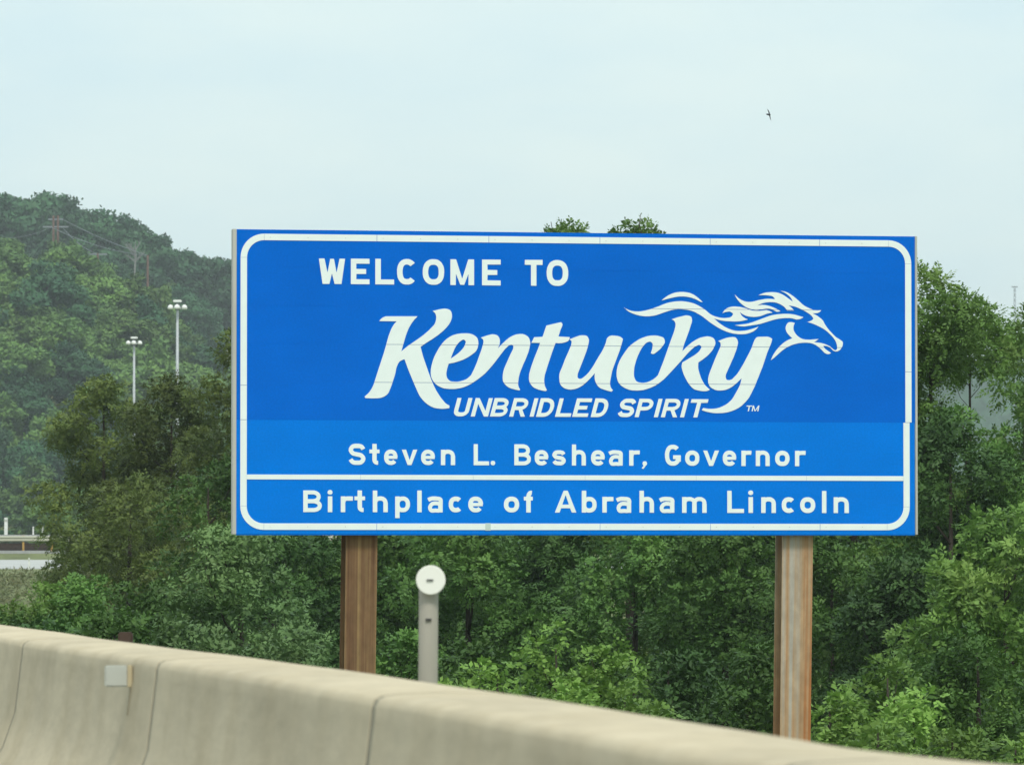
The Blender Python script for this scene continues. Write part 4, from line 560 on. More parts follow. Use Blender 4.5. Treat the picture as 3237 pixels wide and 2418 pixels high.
bar_(XR2 - BW, XR2, ZB + CR + G, .9144 - G); bar_(XR - BW, XR, .9144 + G, 1.33 - G); bar_(XR - BW, XR, 1.33 + G, ZT - CR - G)
for a, b in run(XL + BW, XR2 - BW, .92): sheet('divider_strip', [[(a + G/2, .438), (b - G/2, .438), (b - G/2, .477), (a + G/2, .477)]], cut=False)
sheet('tape_patch', [[(2.022, .030), (2.066, .030), (2.066, .090), (2.022, .090)]], y=-.005, th=.001, mat='patch', cut=False)
rv = random.Random(3)
for a, b in run(XL + CR, XR - CR, .305):
    for zc in (ZT - .028, ZB + .026):
        MB().tube([(a + .03 + rv.random()*.06, -.0035, zc + rv.uniform(-.012, .012))] * 1 + [(a + .06, -.0062, zc)], .0042, 6).build('rivet', M['rivet'], sign) if False else \
        MB().tube([(a + .05, -.0034, zc), (a + .05, -.006, zc)], .0035, 6).build('rivet', M['rivet'], sign)
# wide-flange posts and back rails
def post(px, mat, name='post'):
    zb = -5.6
    b = MB(); w, d, t = .256, .25, .016
    b.box(-w/2, w/2, 0, t, zb, 2.30).box(-w/2, w/2, d - t, d, zb, 2.30).box(-.007, .007, t, d - t, zb, 2.30)
    o = b.build(name, mat, sign, bevel=.0); 
    wx = place(px, 1720, 44.8); q = wx.x / wx.y; c_, s_ = math.cos(SANG), math.sin(SANG); lx = (q * (SY + .085 * c_) - SX + .085 * s_) / (c_ - q * s_)
    o.location = (lx, .085, 0); o.rotation_euler = (0, R(.8), 0)
    return o
post(1144, M['rust_brown'])['label'] = 'dark brown rusted steel post'
post(2522, M['rust_pale'])['label'] = 'pale steel post with orange rust streaks'
for z in (.35, 1.2, 2.05): MB().box(.1, SW - .1, .056, .084, z - .04, z + .04).build('back_rail', M['galv'], sign)

# ------------------------------------------------------------------ delineator behind the barrier, stub post
dp = place(1361.7, 1833, 15)
de = empty('delineator_post', (dp.x, dp.y, dp.z), 'grey roadside marker post topped by a round white reflector behind the barrier', 'marker post')
pz = gz(dp.x, dp.y) - dp.z
b = MB(); n = 14
b.tube([(-.010, .03, pz - .3), (-.008, .03, -.3), (-.006, .03, .0), (-.006, .03, .028)], [.0265, .0265, .0265, .017], 16); b.build('post', M['post_grey'], de, smooth=True)
MB().tube([(0, .0, 0), (0, -.014, 0)], .038, 32).build('reflector_disc', M['reflector'], de, bevel=.0)
MB().tube([(0, .004, 0), (0, -.010, 0)], .0400, 32).build('disc_rim', M['reflector'], de)
MB().box(-.011, .007, -.018, -.0145, -.002, .002).build('bolt', M['dark'], de)
MB().box(-.014, .002, -.001, .006, -.110, -.104).build('slot', M['dark'], de)
wp = place(397, 1997, 24)
ws = empty('short_wooden_post', (wp.x, wp.y, gz(wp.x, wp.y)), 'stubby dark brown wooden post peeking over the barrier', 'post')
h = wp.z - gz(wp.x, wp.y)
MB().box(-.031, .031, -.03, .03, -.3, h).build('post', M['wood_dark'], ws, bevel=.006)

# ------------------------------------------------------------------ vegetation
rng = np.random.default_rng(11)
def unit(v): return v / (np.linalg.norm(v, axis=-1, keepdims=True) + 1e-9)
def leaves(C, D, U, ln, wd, fold=.0):
    """one pointed leaf per row: base C, direction D, sideways U"""
    ln = ln[:, None]; wd = wd[:, None]
    return np.stack([C, C + D * ln * .5 + U * wd * .5, C + D * ln, C + D * ln * .5 - U * wd * .5], 1)
def sprigs(P, N, n_leaf, L_, leaf, droop=.25, pair=True, rg=rng):
    """leaf sprays: at each P a twig pointing along N with leaflets on both sides"""
    n = len(P)
    A = unit(N + rg.normal(0, .45, (n, 3)) + np.array([0, 0, -droop]))
    S = unit(np.cross(A, unit(rg.normal(0, .35, (n, 3)) + np.array([0, 0, 1.0]))))
    Ll = L_ * rg.uniform(.7, 1.25, n)
    out = []
    for k in range(n_leaf):
        t = (k + .5) / n_leaf; sd = 1 if k % 2 else -1
        if k == n_leaf - 1: sd = 0
        c = P + A * (Ll * t)[:, None] + np.array([0, 0, -1.0]) * (Ll * t * t * droop)[:, None]
        d = unit(A * (.55 if sd else 1) + S * sd + rg.normal(0, .22, (n, 3)) + np.array([0, 0, -.15]))
        u = unit(np.cross(d, unit(np.cross(A, S) + rg.normal(0, .35, (n, 3)))))
        sc = (.75 + .5 * math.sin(math.pi * min(1, t + .15))) * rg.uniform(.75, 1.2, n)
        out.append(leaves(c, d, u, leaf[0] * sc, leaf[1] * sc))
    return np.concatenate(out)
def lobe_points(lobes, dens, rg=rng, inner=.6):
    P = []; N = []
    for (c, r) in lobes:
        c = np.array(c); r = np.array(r)
        n = max(6, int(dens * (r[0] * r[1] + r[0] * r[2] * 2) * 2.2))
        d = unit(rg.normal(0, 1, (n, 3)) + np.array([0, 0, .22]))
        f = rg.uniform(inner, 1.0, n) ** .6
        P.append(c + d * r * f[:, None]); N.append(unit(d / r))
    return np.concatenate(P), np.concatenate(N)
def crown_lobes(w, h, n, rg, size=(.30, .48), flat=.7, shape=1.0, bottom=.0):
    """n lobes spread through an egg w wide and h high, centred above the origin"""
    out = []
    for k in range(n):
        t = (k + rg.uniform(.1, .9)) / n
        z = h * (t * .92 + .04)
        prof = math.sin(math.pi * min(1, max(0.02, (t * .85 + .13)))) ** .6 * shape
        rr = w / 2 * prof * math.sqrt(rg.uniform(.12, 1)) * .88
        a = rg.uniform(0, 2 * math.pi)
        s = w * rg.uniform(*size) * (.55 + .45 * prof) * .62
        out.append(((rr * math.cos(a), rr * math.sin(a), z), (s, s, s * flat * rg.uniform(.8, 1.2))))
    return out
def tipped(w, h, n, size, tips):
    def f(rg):
        lb = crown_lobes(w, h, n, rg, size, .75)
        lb = [((c[0], c[1], min(c[2], h - .75)), r) for c, r in lb]
        return lb + [((dx + rg.uniform(-.03, .03), rg.uniform(-.2, .2), h + dz), (r, r, r * .8)) for dx, dz, r in tips for _ in range(3)]
    return f
def tree(name, label, cat, px, top, Y, w, h, mat, n=18, dens=95, leaf=(.068, .032), nl=8, spray=.17, group=None, droop=.25, flat=.7, size=(.17, .28), seed=0, airy=False, bark='bark', lobes=None, core=True, inner=.6, stout=1.0):
    rg = np.random.default_rng(100 + seed)
    if Y > 68: w *= 1.12; h *= 1.12
    top_p = place(px, top, Y); x, y = top_p.x, top_p.y; g = gz(x, y); H = top_p.z - g
    root = empty(name, (x, y, g), label, cat, group)
    lb = lobes(rg) if lobes else crown_lobes(w, h, n, rg, size, flat)
    zb = H - h - .12
    mz = max(c[2] + r[2] for c, r in lb); off = H - mz
    lb = [((c[0], c[1], c[2] + off), r) for c, r in lb]
    P, N = lobe_points(lb, dens, rg, inner)
    V = sprigs(P, N, nl, spray, leaf, droop, rg=rg); NV = np.tile(unit(N + np.array([0, 0, .25])), (nl, 1))
    if core:
        P2, N2 = lobe_points([(c, tuple(np.array(r) * .72)) for c, r in lb], dens * 1.5, rg, .1)
        D = unit(rg.normal(0, 1, P2.shape)); U = unit(np.cross(D, rg.normal(0, 1, P2.shape)))
        V = np.concatenate([V, leaves(P2, D, U, leaf[0] * rg.uniform(1.1, 1.7, len(P2)), leaf[0] * rg.uniform(.7, 1.1, len(P2)))]); NV = np.concatenate([NV, unit(N2)])
    link('crown', quads_mesh('crown', V, NV, .70), M[mat], root)
    tr = MB(); r0 = (.02 + .022 * w) * stout
    lean = rg.uniform(-.12, .12, 2)
    tr.tube([(0, 0, -.3), (lean[0]*.3, lean[1]*.3, H*.35), (lean[0], lean[1], max(H*.5, H - h*.6)), (lean[0]*.8, lean[1]*.8, H - h*.12)], [r0*1.3, r0, r0*.7, r0*.15], 8)
    tr.build('trunk', M[bark], root, smooth=True)
    for (c, r) in lb[::max(1, len(lb) // 5)]:
        zb_ = max(.2, min(c[2] - .25 * w * .6 - .3, H - h * .2)); s0 = np.array([lean[0] * .8, lean[1] * .8, zb_]); c = np.array(c)
        mid = s0 * .45 + c * .55 + np.array([0, 0, -.12])
        MB().tube([s0, mid, c + (c - s0) * .15], [r0*.3, r0*.18, r0*.05], 5).build('branch', M[bark], root, smooth=True)
    return root
BR = 'broadleaf trees in the belt behind the sign'
T = tree
# back row, left to right
T('broadleaf_tree', 'olive-brown tree left of the two lamp masts, foremost crown over the far road end', 'tree', 325, 1190, 118, 2.5, 4.8, 'leaf_olive', n=84, dens=105, seed=1, group=BR)
T('broadleaf_tree', 'olive-brown tree in front of the lamp mast bases', 'tree', 535, 1190, 113, 2.7, 5.4, 'leaf_olive', n=90, dens=105, seed=2, group=BR)
T('broadleaf_tree', 'tall yellowish-green tree right against the left edge of the blue sign', 'tree', 800, 1010, 108, 2.9, 6.0, 'leaf_olive', n=70, dens=85, seed=3, group=BR)
T('broadleaf_tree', 'mid-green tree left of the sign, below the yellowish-green tree', 'tree', 670, 1440, 92, 2.2, 4.0, 'leaf_green', n=34, dens=85, seed=4, group=BR)
T('broadleaf_tree', 'dark tree low between the two olive-brown trees', 'tree', 420, 1500, 104, 3.4, 4.6, 'leaf_olive', n=40, dens=70, seed=44, group=BR)
T('broadleaf_tree', 'dark green tree behind the left sign post', 'tree', 1010, 1010, 93, 3.4, 6.4, 'leaf_dark', n=70, dens=85, seed=5, group=BR)
T('broadleaf_tree', 'green tree behind the sign, right of the left post', 'tree', 1370, 905, 90, 3.5, 6.8, 'leaf_green', n=70, dens=85, seed=6, group=BR)
T('locust_tree', 'tree whose twiggy top pokes above the sign, left of the other one', 'tree', 1790, 711, 86, 3.3, 7.4, 'leaf_locust', dens=80, seed=7, group=BR, lobes=tipped(3.3, 7.4, 62, (.17, .27), [(-.18, -.10, .15), (-.02, -.05, .15), (.14, -.04, .15), (.22, -.12, .14), (-.03, -.3, .3), (.25, -.35, .25), (-.3, -.4, .25)]))
T('locust_tree', 'tree whose leafy tip rises highest above the middle of the sign', 'tree', 2005, 700, 84, 3.0, 7.2, 'leaf_locust', dens=80, seed=8, group=BR, lobes=tipped(3.0, 7.2, 58, (.17, .27), [(.06, 0, .14), (-.06, -.08, .16), (.15, -.10, .16), (-.22, -.18, .15), (.27, -.18, .15), (.1, -.22, .2), (0, -.38, .32)]))
T('broadleaf_tree', 'dark green tree behind the sign, left of the right post', 'tree', 2340, 905, 88, 3.4, 6.8, 'leaf_dark', n=70, dens=85, seed=9, group=BR)
T('broadleaf_tree', 'green tree behind the right end of the sign', 'tree', 2680, 870, 87, 3.2, 6.8, 'leaf_green', n=70, dens=85, seed=10, group=BR)
def locust_r(rg):
    out = []
    for k in range(34):
        x_ = rg.uniform(-.7, .8); out.append(((x_, rg.uniform(-.6, .6), rg.uniform(4.15 if x_ > .0 else 3.2, 5.0)), (.28, .28, .18)))
    for k in range(5): out.append(((rg.uniform(-.2, .25), rg.uniform(-.3, .3), rg.uniform(4.9, 5.35)), (.22, .22, .13)))
    for k in range(9): out.append(((rg.uniform(-.5, .22), rg.uniform(-.4, .4), rg.uniform(2.6, 4.2)), (.3, .3, .25)))
    for k in range(46): out.append(((rg.uniform(-1.2, 1.2), rg.uniform(-.6, .6), rg.uniform(-.6, 2.4)), (.42, .42, .28)))
    for k in range(7): out.append(((rg.uniform(-.8, -.2), rg.uniform(-.3, .3), rg.uniform(2.0, 3.2)), (.25, .25, .2)))
    return out
T('locust_tree', 'airy light green tree with sky showing through, just right of the sign', 'tree', 2925, 852, 80, 2.8, 6.4, 'leaf_locust', dens=88, seed=11, lobes=locust_r, leaf=(.07, .030), nl=11, spray=.26, group=BR)
T('locust_tree', 'feathery light green tree at the right edge of the photo', 'tree', 3240, 965, 83, 1.7, 6.8, 'leaf_locust', n=60, dens=85, seed=12, size=(.16, .25), nl=10, group=BR)
T('locust_tree', 'lower rounded light green tree between the airy locust and the edge tree', 'tree', 3075, 965, 86, 1.4, .95, 'leaf_locust', n=34, dens=100, stout=.45, seed=15, size=(.2, .3), nl=9, group=BR)
T('locust_tree', 'dense light green tree partly cut off by the right edge of the photo', 'tree', 3300, 900, 79, 1.6, 6.6, 'leaf_locust', n=60, dens=95, seed=13, size=(.17, .27), nl=9, group=BR)
T('broadleaf_tree', 'green tree under the blue distant gap at the right', 'tree', 3075, 1295, 78, 2.2, 4.6, 'leaf_green', n=56, dens=95, seed=14, group=BR)
T('broadleaf_tree', 'green tree low at the right edge, right of the blue distant gap', 'tree', 3240, 1200, 81, 1.45, 5.0, 'leaf_green', n=50, dens=105, seed=16, size=(.2, .3), group=BR)
# second row, lower: dark filling crowns under the sign
FI = 'lower trees filling the belt below the sign'
rows = [
 (905, 1640, 76, 2.4, 4.2, 'leaf_dark', 'dark green tree just right of the left sign post foot'),
 (1180, 1560, 78, 2.8, 4.2, 'leaf_green', 'mid-green tree between the left post and the round reflector'),
 (1480, 1600, 75, 2.8, 4.4, 'leaf_green', 'mid-green tree right of the round white reflector'),
 (1760, 1640, 79, 2.6, 4.0, 'leaf_dark', 'dark green tree below the middle of the sign'),
 (2030, 1610, 76, 2.6, 4.4, 'leaf_green', 'mid-green tree beside the black hollow in the thicket'),
 (2300, 1600, 73, 2.6, 4.4, 'leaf_green', 'green tree immediately left of the right sign post'),
 (2640, 1650, 71, 2.2, 4.2, 'leaf_green', 'green tree immediately right of the right sign post'),
 (2860, 1760, 69, 2.5, 3.8, 'leaf_dark', 'dark green tree below the lower right corner of the sign'),
 (2990, 1310, 77, 2.5, 5.0, 'leaf_dark', 'dark green tree under the airy locust'),
]
for i, (px, tp, Y, w, h_, mt, lab) in enumerate(rows):
    T('broadleaf_tree', lab, 'tree', px, tp, Y, w, h_, mt, n=50, dens=112, seed=20 + i, size=(.18, .29), group=FI, leaf=(.070, .034))
T('broadleaf_tree', 'bright mid-green tree at the right edge, nearest large crown', 'tree', 3165, 1615, 63, 2.7, 4.6, 'leaf_locust', n=64, dens=120, seed=31, size=(.15, .24), leaf=(.075, .034), group=FI)
# tree with tiered horizontal branches
def tiered(rg):
    out = []
    for k, z in enumerate([0, .33, .62, .95, 1.25, 1.55, 1.8, 2.02]):
        w = 1.15 * (1 - (z / 2.5) ** 1.3) + .10
        for j in range(9 if z < 1.3 else 6):
            a = rg.uniform(0, 6.28); q = w * math.sqrt(rg.uniform(.05, 1))
            out.append(((q * math.cos(a) * 1.05, q * math.sin(a), z + rg.uniform(-.05, .05)), (.25, .25, .075)))
    return out
T('tiered_tree', 'grey-green tree with flat tiers of branches left of the brown post', 'tree', 760, 1690, 60, 2.3, 2.6, 'leaf_grey', dens=150, seed=33, lobes=tiered, leaf=(.06, .026), nl=8, spray=.16, droop=.1)
# thicket at the lower left
SH_ = 'shrubs along the foot of the slope behind the barrier'
lows = [
 (70, 1905, 71, 1.5, 1.8, 'leaf_locust', 'yellow-green shrub in front of the pale verge at far left'),
 (20, 1950, 66, 1.2, 1.6, 'leaf_green', 'small green shrub at the left edge just above the barrier'),
 (175, 1850, 72, 1.5, 2.2, 'leaf_locust', 'yellow-green shrub right of the far road end'),
 (300, 1825, 66, 1.9, 2.4, 'leaf_green', 'green shrub below the olive-brown tree'),
 (455, 1850, 62, 1.8, 2.4, 'leaf_green', 'green shrub left of the tiered tree, behind the stub post'),
 (130, 1960, 58, 1.8, 2.0, 'leaf_dark', 'dense green shrub above the left end of the barrier'),
 (360, 1930, 56, 1.7, 2.0, 'leaf_green', 'dense green shrub right behind the stub post'),
 (590, 1960, 54, 1.5, 2.0, 'leaf_grey', 'greyish shrub at the foot of the tiered tree'),
 (930, 1990, 57, 1.3, 1.8, 'leaf_grey', 'pale shrub left of the brown post foot'),
 (1270, 2010, 57, 1.2, 1.8, 'leaf_green', 'green shrub just left of the marker post'),
 (1500, 2030, 56, 1.3, 1.8, 'leaf_green', 'green shrub just right of the marker post'),
 (2140, 2050, 57, 1.4, 1.9, 'leaf_dark', 'dark shrub right of the bright saplings'),
 (2380, 2040, 55, 1.3, 1.9, 'leaf_green', 'green shrub left of the pale post foot'),
 (3080, 1990, 55, 1.4, 2.2, 'leaf_green', 'green shrub below the right-edge tree'),
]
for i, (px, tp, Y, w, h_, mt, lab) in enumerate(lows):
    T('shrub', lab, 'shrub', px, tp, Y, w, h_, mt, n=34, dens=230, seed=50 + i, size=(.18, .29), group=SH_, leaf=(.06, .030), nl=7, spray=.15)
SP = 'bright young saplings beside the barrier'
saps = [
 (1735, 1975, 54, .75, 1.7, 'tall bright yellow-green sapling with a pointed tip below the sign'),
 (1935, 2035, 53, 1.0, 1.3, 'round-topped bright green sapling right of the pointed one'),
 (1560, 2085, 52, .6, .9, 'small bright sprig left of the pointed sapling'),
 (1440, 2165, 50, .7, .6, 'low bright bush just above the barrier, right of the marker post'),
 (1800, 2150, 50, .9, .8, 'low bright bush at the foot of the pointed sapling'),
 (2010, 2185, 49, .8, .7, 'low bright bush left of the dark shrub, touching the barrier line'),
 (2800, 2080, 51, .95, 1.5, 'forked bright green sapling right of the pale post'),
 (2640, 2180, 50, .8, 1.0, 'bright bush at the foot of the pale post'),
 (2900, 2180, 49, 1.0, 1.2, 'olive-tinted bush right of the forked sapling'),
 (2780, 2280, 47, .9, .8, 'low leafy bush below the forked sapling'),
 (3020, 2300, 46, .9, .8, 'low bright bush above the right end of the barrier'),
 (3215, 2330, 45, .7, .7, 'small yellow-green bush in the bottom right corner'),
]
for i, (px, tp, Y, w, h_, lab) in enumerate(saps):
    T('sapling', lab, 'bush', px, tp, Y, w, h_, 'leaf_light', n=12, dens=260, seed=70 + i, size=(.26, .42), group=SP, leaf=(.060, .034), nl=6, spray=.12, flat=.8, core=False, inner=.4)
# tangled undergrowth nobody could count, low on the slope
n = 9000
gx = []; lim = 0
X = rng.uniform(-4.5, 6, n * 3); Yy = rng.uniform(48, 100, n * 3)
X = X * (Yy / 50)
l_ = X * CT + Yy * ST
Z = ground_z(X, Yy) + rng.uniform(0, 1.9, n * 3) * (l_ > 9)
P = np.stack([X, Yy, Z], 1); N = unit(rng.normal(0, 1, P.shape) + np.array([0, 0, .8]))
V = sprigs(P, N, 5, .3, (.12, .06))
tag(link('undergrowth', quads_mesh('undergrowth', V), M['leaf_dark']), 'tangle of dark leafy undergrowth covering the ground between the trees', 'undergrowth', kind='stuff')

n = 4200; Yg = rng.uniform(228, 283, n); Xg = rng.uniform(-36, -14, n); Zg = np.where(Yg > 270, -.9 + (Yg - 270) * .066, ground_z(Xg, Yg))
P = np.stack([Xg, Yg, Zg - .03], 1); N = unit(rng.normal(0, .5, P.shape) + np.array([0, 0, 1.2]))
tag(link('weeds', quads_mesh('weeds', sprigs(P, N, 4, .30, (.30, .07), 0)), M['weeds']), 'rough yellowish grass and weeds on the bank below the far road', 'grass', kind='stuff')
# ------------------------------------------------------------------ hillside wood
def far_mesh(seed, w, h, n, m, leaf):
    rg = np.random.default_rng(seed)
    lb = crown_lobes(w, h, n, rg, (.16, .30), .8)
    lb = [((c[0] * rg.uniform(.7, 1.35), c[1] * rg.uniform(.7, 1.35), c[2] * rg.uniform(.8, 1.12)), r) for c, r in lb]
    P, N_ = lobe_points(lb, m, rg, .5)
    D = unit(np.cross(N_, rg.normal(0, 1, P.shape)) + N_ * .35); U = unit(np.cross(D, unit(N_ + rg.normal(0, .5, P.shape))))
    P = P + rg.normal(0, .16, P.shape); s = rg.uniform(.5, 1.4, len(P))
    V = leaves(P, D, U, leaf * s, leaf * .6 * s)
    return quads_mesh('far_crown', V, unit(N_ + np.array([0, 0, .2])), .6)
def far_trunk(h):
    b = MB().tube([(0, 0, -1), (.1, 0, h * .4), (0, .1, h * .9)], [.28, .2, .05], 6)
    me = bpy.data.meshes.new('far_trunk'); me.from_pydata(b.v, [], b.f); me.materials.append(M['bark']); return me
FM = []
for k in range(6):
    w = [6.5, 7.5, 6, 8, 7, 5.5][k]; h = [7.5, 7, 8, 8.5, 6.5, 7][k]
    a = far_mesh(200 + k, w, h, 46, 62, .42); b = a.copy(); a.materials.append(M['leaf_hill']); b.materials.append(M['leaf_hill_bright'])
    FM.append((a, b, far_trunk(h), h))
hr = random.Random(5)
cnt = 0
def hill_tree(x, y, bright, label, group, sc=1.0):
    global cnt
    k = hr.randrange(6); a, b_, t_, h = FM[k]
    s = sc * hr.choice([.75, .85, .95, 1.0, 1.1, 1.25]); z = gz(x, y)
    root = empty('hillside_tree', (x, y, z), label, 'tree', group, rz=hr.uniform(0, 6.28)); root.scale = (s * 1.2, s * 1.2, s * hr.uniform(.85, 1.1))
    link('crown', b_ if bright else a, None, root, (0, 0, 1.0)); link('trunk', t_, None, root); cnt += 1
# dark mass of woodland behind the belt, too deep and dense to count
n = 5200
X = rng.uniform(-6.2, 12.5, n); Yy = rng.uniform(108, 132, n); Z = -4.3 + 6.2 * rng.uniform(0, 1, n) ** .8 * (.8 + .2 * np.sin(X * 2.1)) 
P = np.stack([X, Yy, Z], 1); N = unit(rng.normal(0, 1, P.shape) + np.array([0, -.6, .6]))
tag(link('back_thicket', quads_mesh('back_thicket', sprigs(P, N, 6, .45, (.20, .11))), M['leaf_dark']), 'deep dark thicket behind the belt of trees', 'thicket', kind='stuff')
LB1, GB1 = 'lighter green tree in the unbroken wood on the lower hillside left of the sign', 'trees covering the lower hillside'
LB2, GB2 = 'dark green tree in the unbroken wood on the hilltop skyline at the left', 'trees covering the hilltop'
LB3, GB3 = 'green tree standing behind the far guardrail at the foot of the hill', 'trees at the foot of the hill'
for y in np.arange(566, 745, 7.5):
    for x in np.arange(-74, -27, 6.2):
        if (x > -27 * y / 570): continue
        bright = hr.random() < (.85 if y > 640 else .45)
        hill_tree(x + hr.uniform(-2.5, 2.5), y + hr.uniform(-3, 3), bright, LB1, GB1, .9)
for y in np.arange(840, 965, 14):
    for x in np.arange(-96, -36, 7.0):
        hill_tree(x + hr.uniform(-2.5, 2.5), y + hr.uniform(-4, 4), hr.random() < .12, LB2, GB2, .80)
SKY = [(-40, 640, 5.5), (13, 618, 6), (60, 642, 5), (107, 622, 6), (150, 621, 6), (192, 644, 5.5), (225, 668, 5), (252, 662, 5.5), (285, 680, 5), (315, 678, 5.5), (367, 681, 6), (395, 700, 5), (421, 716, 5), (461, 727, 5), (486, 757, 4.5), (512, 795, 4.5), (545, 806, 4.5), (591, 805, 5), (622, 816, 4.5), (654, 810, 5), (690, 826, 4.5), (718, 825, 5), (760, 840, 5)]
for px, tp_, wd in SKY:
    Y = 893 + hr.uniform(-9, 9); p = place(px, tp_ + 16, Y); g = gz(p.x, p.y); k = hr.randrange(6); s = (p.z - g) / (FM[k][3] + .6)
    root = empty('hillside_tree', (p.x, p.y, g), LB2, 'tree', GB2, rz=hr.uniform(0, 6)); q = max(s * .95, wd / 4.6) * hr.uniform(.95, 1.25); root.scale = (q, q, s)
    link('crown', FM[k][0], None, root, (0, 0, 1.0)); link('trunk', FM[k][2], None, root)
for x in np.arange(-44, -14, 4.5):
    hill_tree(x + hr.uniform(-1.5, 1.5), 415 + hr.uniform(-12, 14), hr.random() < .6, LB3, GB3, .62)
n = 26000; Xw = rng.uniform(-44, 75, n); Yw = rng.uniform(560, 1000, n); keep = Xw > -29.5 * Yw / 600 + 3 + np.where(Yw > 800, 6, 0)
Xw = Xw[keep]; Yw = Yw[keep]; bumpy = 4.2 + 1.6 * np.sin(Xw * .9 + np.sin(Yw * .35) * 2) * np.cos(Yw * .55 + Xw * .3)
P = np.stack([Xw, Yw, ground_z(Xw, Yw) + bumpy * rng.uniform(.55, 1.05, len(Xw)) * np.clip(ground_z(Xw, Yw) / 3, 0, 1)], 1); N = unit(rng.normal(0, .6, P.shape) + np.array([0, -.3, 1.0]))
tag(link('hillside_wood', quads_mesh('hillside_wood', sprigs(P, N, 5, 1.5, (.9, .55)), np.tile(N, (5, 1)), .5), M['leaf_hill']), 'continuous woodland running on behind the sign over the right flank of the hill', 'woodland', kind='stuff')
print('hill trees', cnt)
# bare pale tree on the skyline slope
bp = place(425, 800, 835); root = empty('bare_tree', (bp.x, bp.y, bp.z - 3.4), 'leafless pale grey tree among the dark hilltop trees', 'tree')
rgb = random.Random(9); MB().tube([(0, 0, 0), (.2, 0, 3), (.1, 0, 5.2)], [.16, .12, .04], 6).build('trunk', M['bark_pale'], root)
for k in range(16):
    a = rgb.uniform(0, 6.28); z = rgb.uniform(1.8, 4.6); q = rgb.uniform(1.0, 2.1)
    e = Vector((math.cos(a) * q, math.sin(a) * q, z + rgb.uniform(.6, 1.6)))
    b = MB().tube([(.15, 0, z), tuple(e * .5 + Vector((.07, 0, z * .5))), tuple(e)], [.07, .055, .02], 5)
    for j in range(3):
        e2 = e * (.6 + .13 * j) + Vector((rgb.uniform(-.6, .6), rgb.uniform(-.6, .6), rgb.uniform(.2, .8))); b.tube([tuple(e * (.5 + .15 * j) + Vector((0, 0, z * (.5 - .15 * j)))), tuple(e2 + Vector((0, 0, z * (.4 - .13 * j))))], [.04, .015], 4)
    b.build('branch', M['bark_pale'], root)

# ------------------------------------------------------------------ lamp masts, poles, tower
def mast(px, top, Y, label):
    p = place(px, top, Y); g = gz(p.x, p.y); H = p.z - g
    root = empty('lamp_mast', (p.x, p.y, g), label, 'lamp mast', 'high lamp masts left of the sign')
    MB().tube([(0, 0, -.5), (0, 0, H * .5), (0, 0, H - .6)], [.22, .15, .10], 10).build('pole', M['mast'], root, smooth=True)
    MB().tube([(0, 0, H - .75), (0, 0, H - .25)], .20, 10).build('hub', M['dark'], root)
    for k in range(4):
        a = R(45 + 90 * k + 45); c = Vector((math.cos(a) * .56, math.sin(a) * .56, H - .58))
        f = MB().tube([tuple(c + Vector((0, 0, -.14))), tuple(c + Vector((0, 0, -.04))), tuple(c + Vector((0, 0, .14))), tuple(c + Vector((0, 0, .24)))], [.20, .25, .2, .07], 10).build('lamp_housing', M['lamp_white'], root, smooth=True)
        MB().tube([(0, 0, H - .5), tuple(c + Vector((0, 0, .1)))], .04, 6).build('bracket_arm', M['dark'], root)
    MB().box(-.35, .35, -.2, .2, H - .16, H + .04).build('top_housing', M['lamp_white'], root, bevel=.05)
mast(561, 950, 450, 'taller-looking grey lamp mast nearer the blue sign')
mast(424, 1066, 540, 'shorter-looking grey lamp mast further from the sign')
cover = []
def pole(px, top, bot, Y, label, arm=None, r=.13, double=None):
    p = place(px, top, Y); q = Vector((p.x, p.y, gz(p.x, p.y))); cover.append((px, bot, Y))
    root = empty('utility_pole', (p.x, p.y, q.z), label, 'utility pole', 'power line poles on the hillside')
    H = p.z - q.z
    for dx in ([0] if not double else [-double, double]):
        MB().tube([(dx, 0, 0), (dx, 0, H)], [r * 1.15, r], 8).build('pole', M['wood_red'], root)
    if arm:
        for zz, w in arm: MB().box(-w, w, -.08, .08, H - zz - .10, H - zz + .10).build('crossarm', M['wire'], root)
    return p
pa = pole(176, 682, 775, 738, 'double wooden pole with long crossarm on the hill, leftmost of the power line', arm=[(1.5, 1.7), (.5, 1.0)], double=.30, r=.16)
pb = pole(309, 801, 869, 716, 'single pole with short crossarm, second of the power line', arm=[(.12, 1.2)], r=.14)
pb2 = pole(284, 812, 850, 718, 'thin faint pole left of the one with the short crossarm', r=.09)
pc = pole(467, 807, 912, 690, 'reddish bare pole, rightmost of the power line', r=.14)
def wire(a, b, sag, label):
    a = Vector(a); b = Vector(b); pts = []
    for k in range(13):
        t = k / 12; q = a.lerp(b, t); q.z -= sag * 4 * t * (1 - t); pts.append(tuple(q))
    tag(MB().tube(pts, .035, 5).build('power_line', M['wire']), label, 'cable', 'cables of the power line')
for px, bot, Y in cover:
    for dx, dy in ((-.8, -6), (1.8, -9)):
        p = place(px, bot + 6 * abs(dx), Y + dy); x = p.x + dx; y = p.y; k = hr.randrange(6); g = gz(x, y); s = (p.z - g) / (FM[k][3] + 1.0)
        if s < .25: continue
        root = empty('hillside_tree', (x, y, g), LB1, 'tree', GB1, rz=hr.uniform(0, 6)); root.scale = (min(s, .9), min(s, .9), s)
        link('crown', FM[k][1], None, root, (0, 0, 1.0)); link('trunk', FM[k][2], None, root)
wire(place(165, 720, 738), place(467, 809, 690), .6, 'lower cable from the double pole to the reddish bare pole')
wire(place(190, 690, 738), place(467, 808, 690), .3, 'upper cable from the double pole to the reddish bare pole')
wire(place(160, 720, 738), place(-60, 745, 750), .8, 'cable running left out of view from the double pole')
wire(place(200, 722, 738), place(309, 803, 716), .5, 'cable from the double pole down to the short-armed pole')
tp = place(3207, 905, 1300)
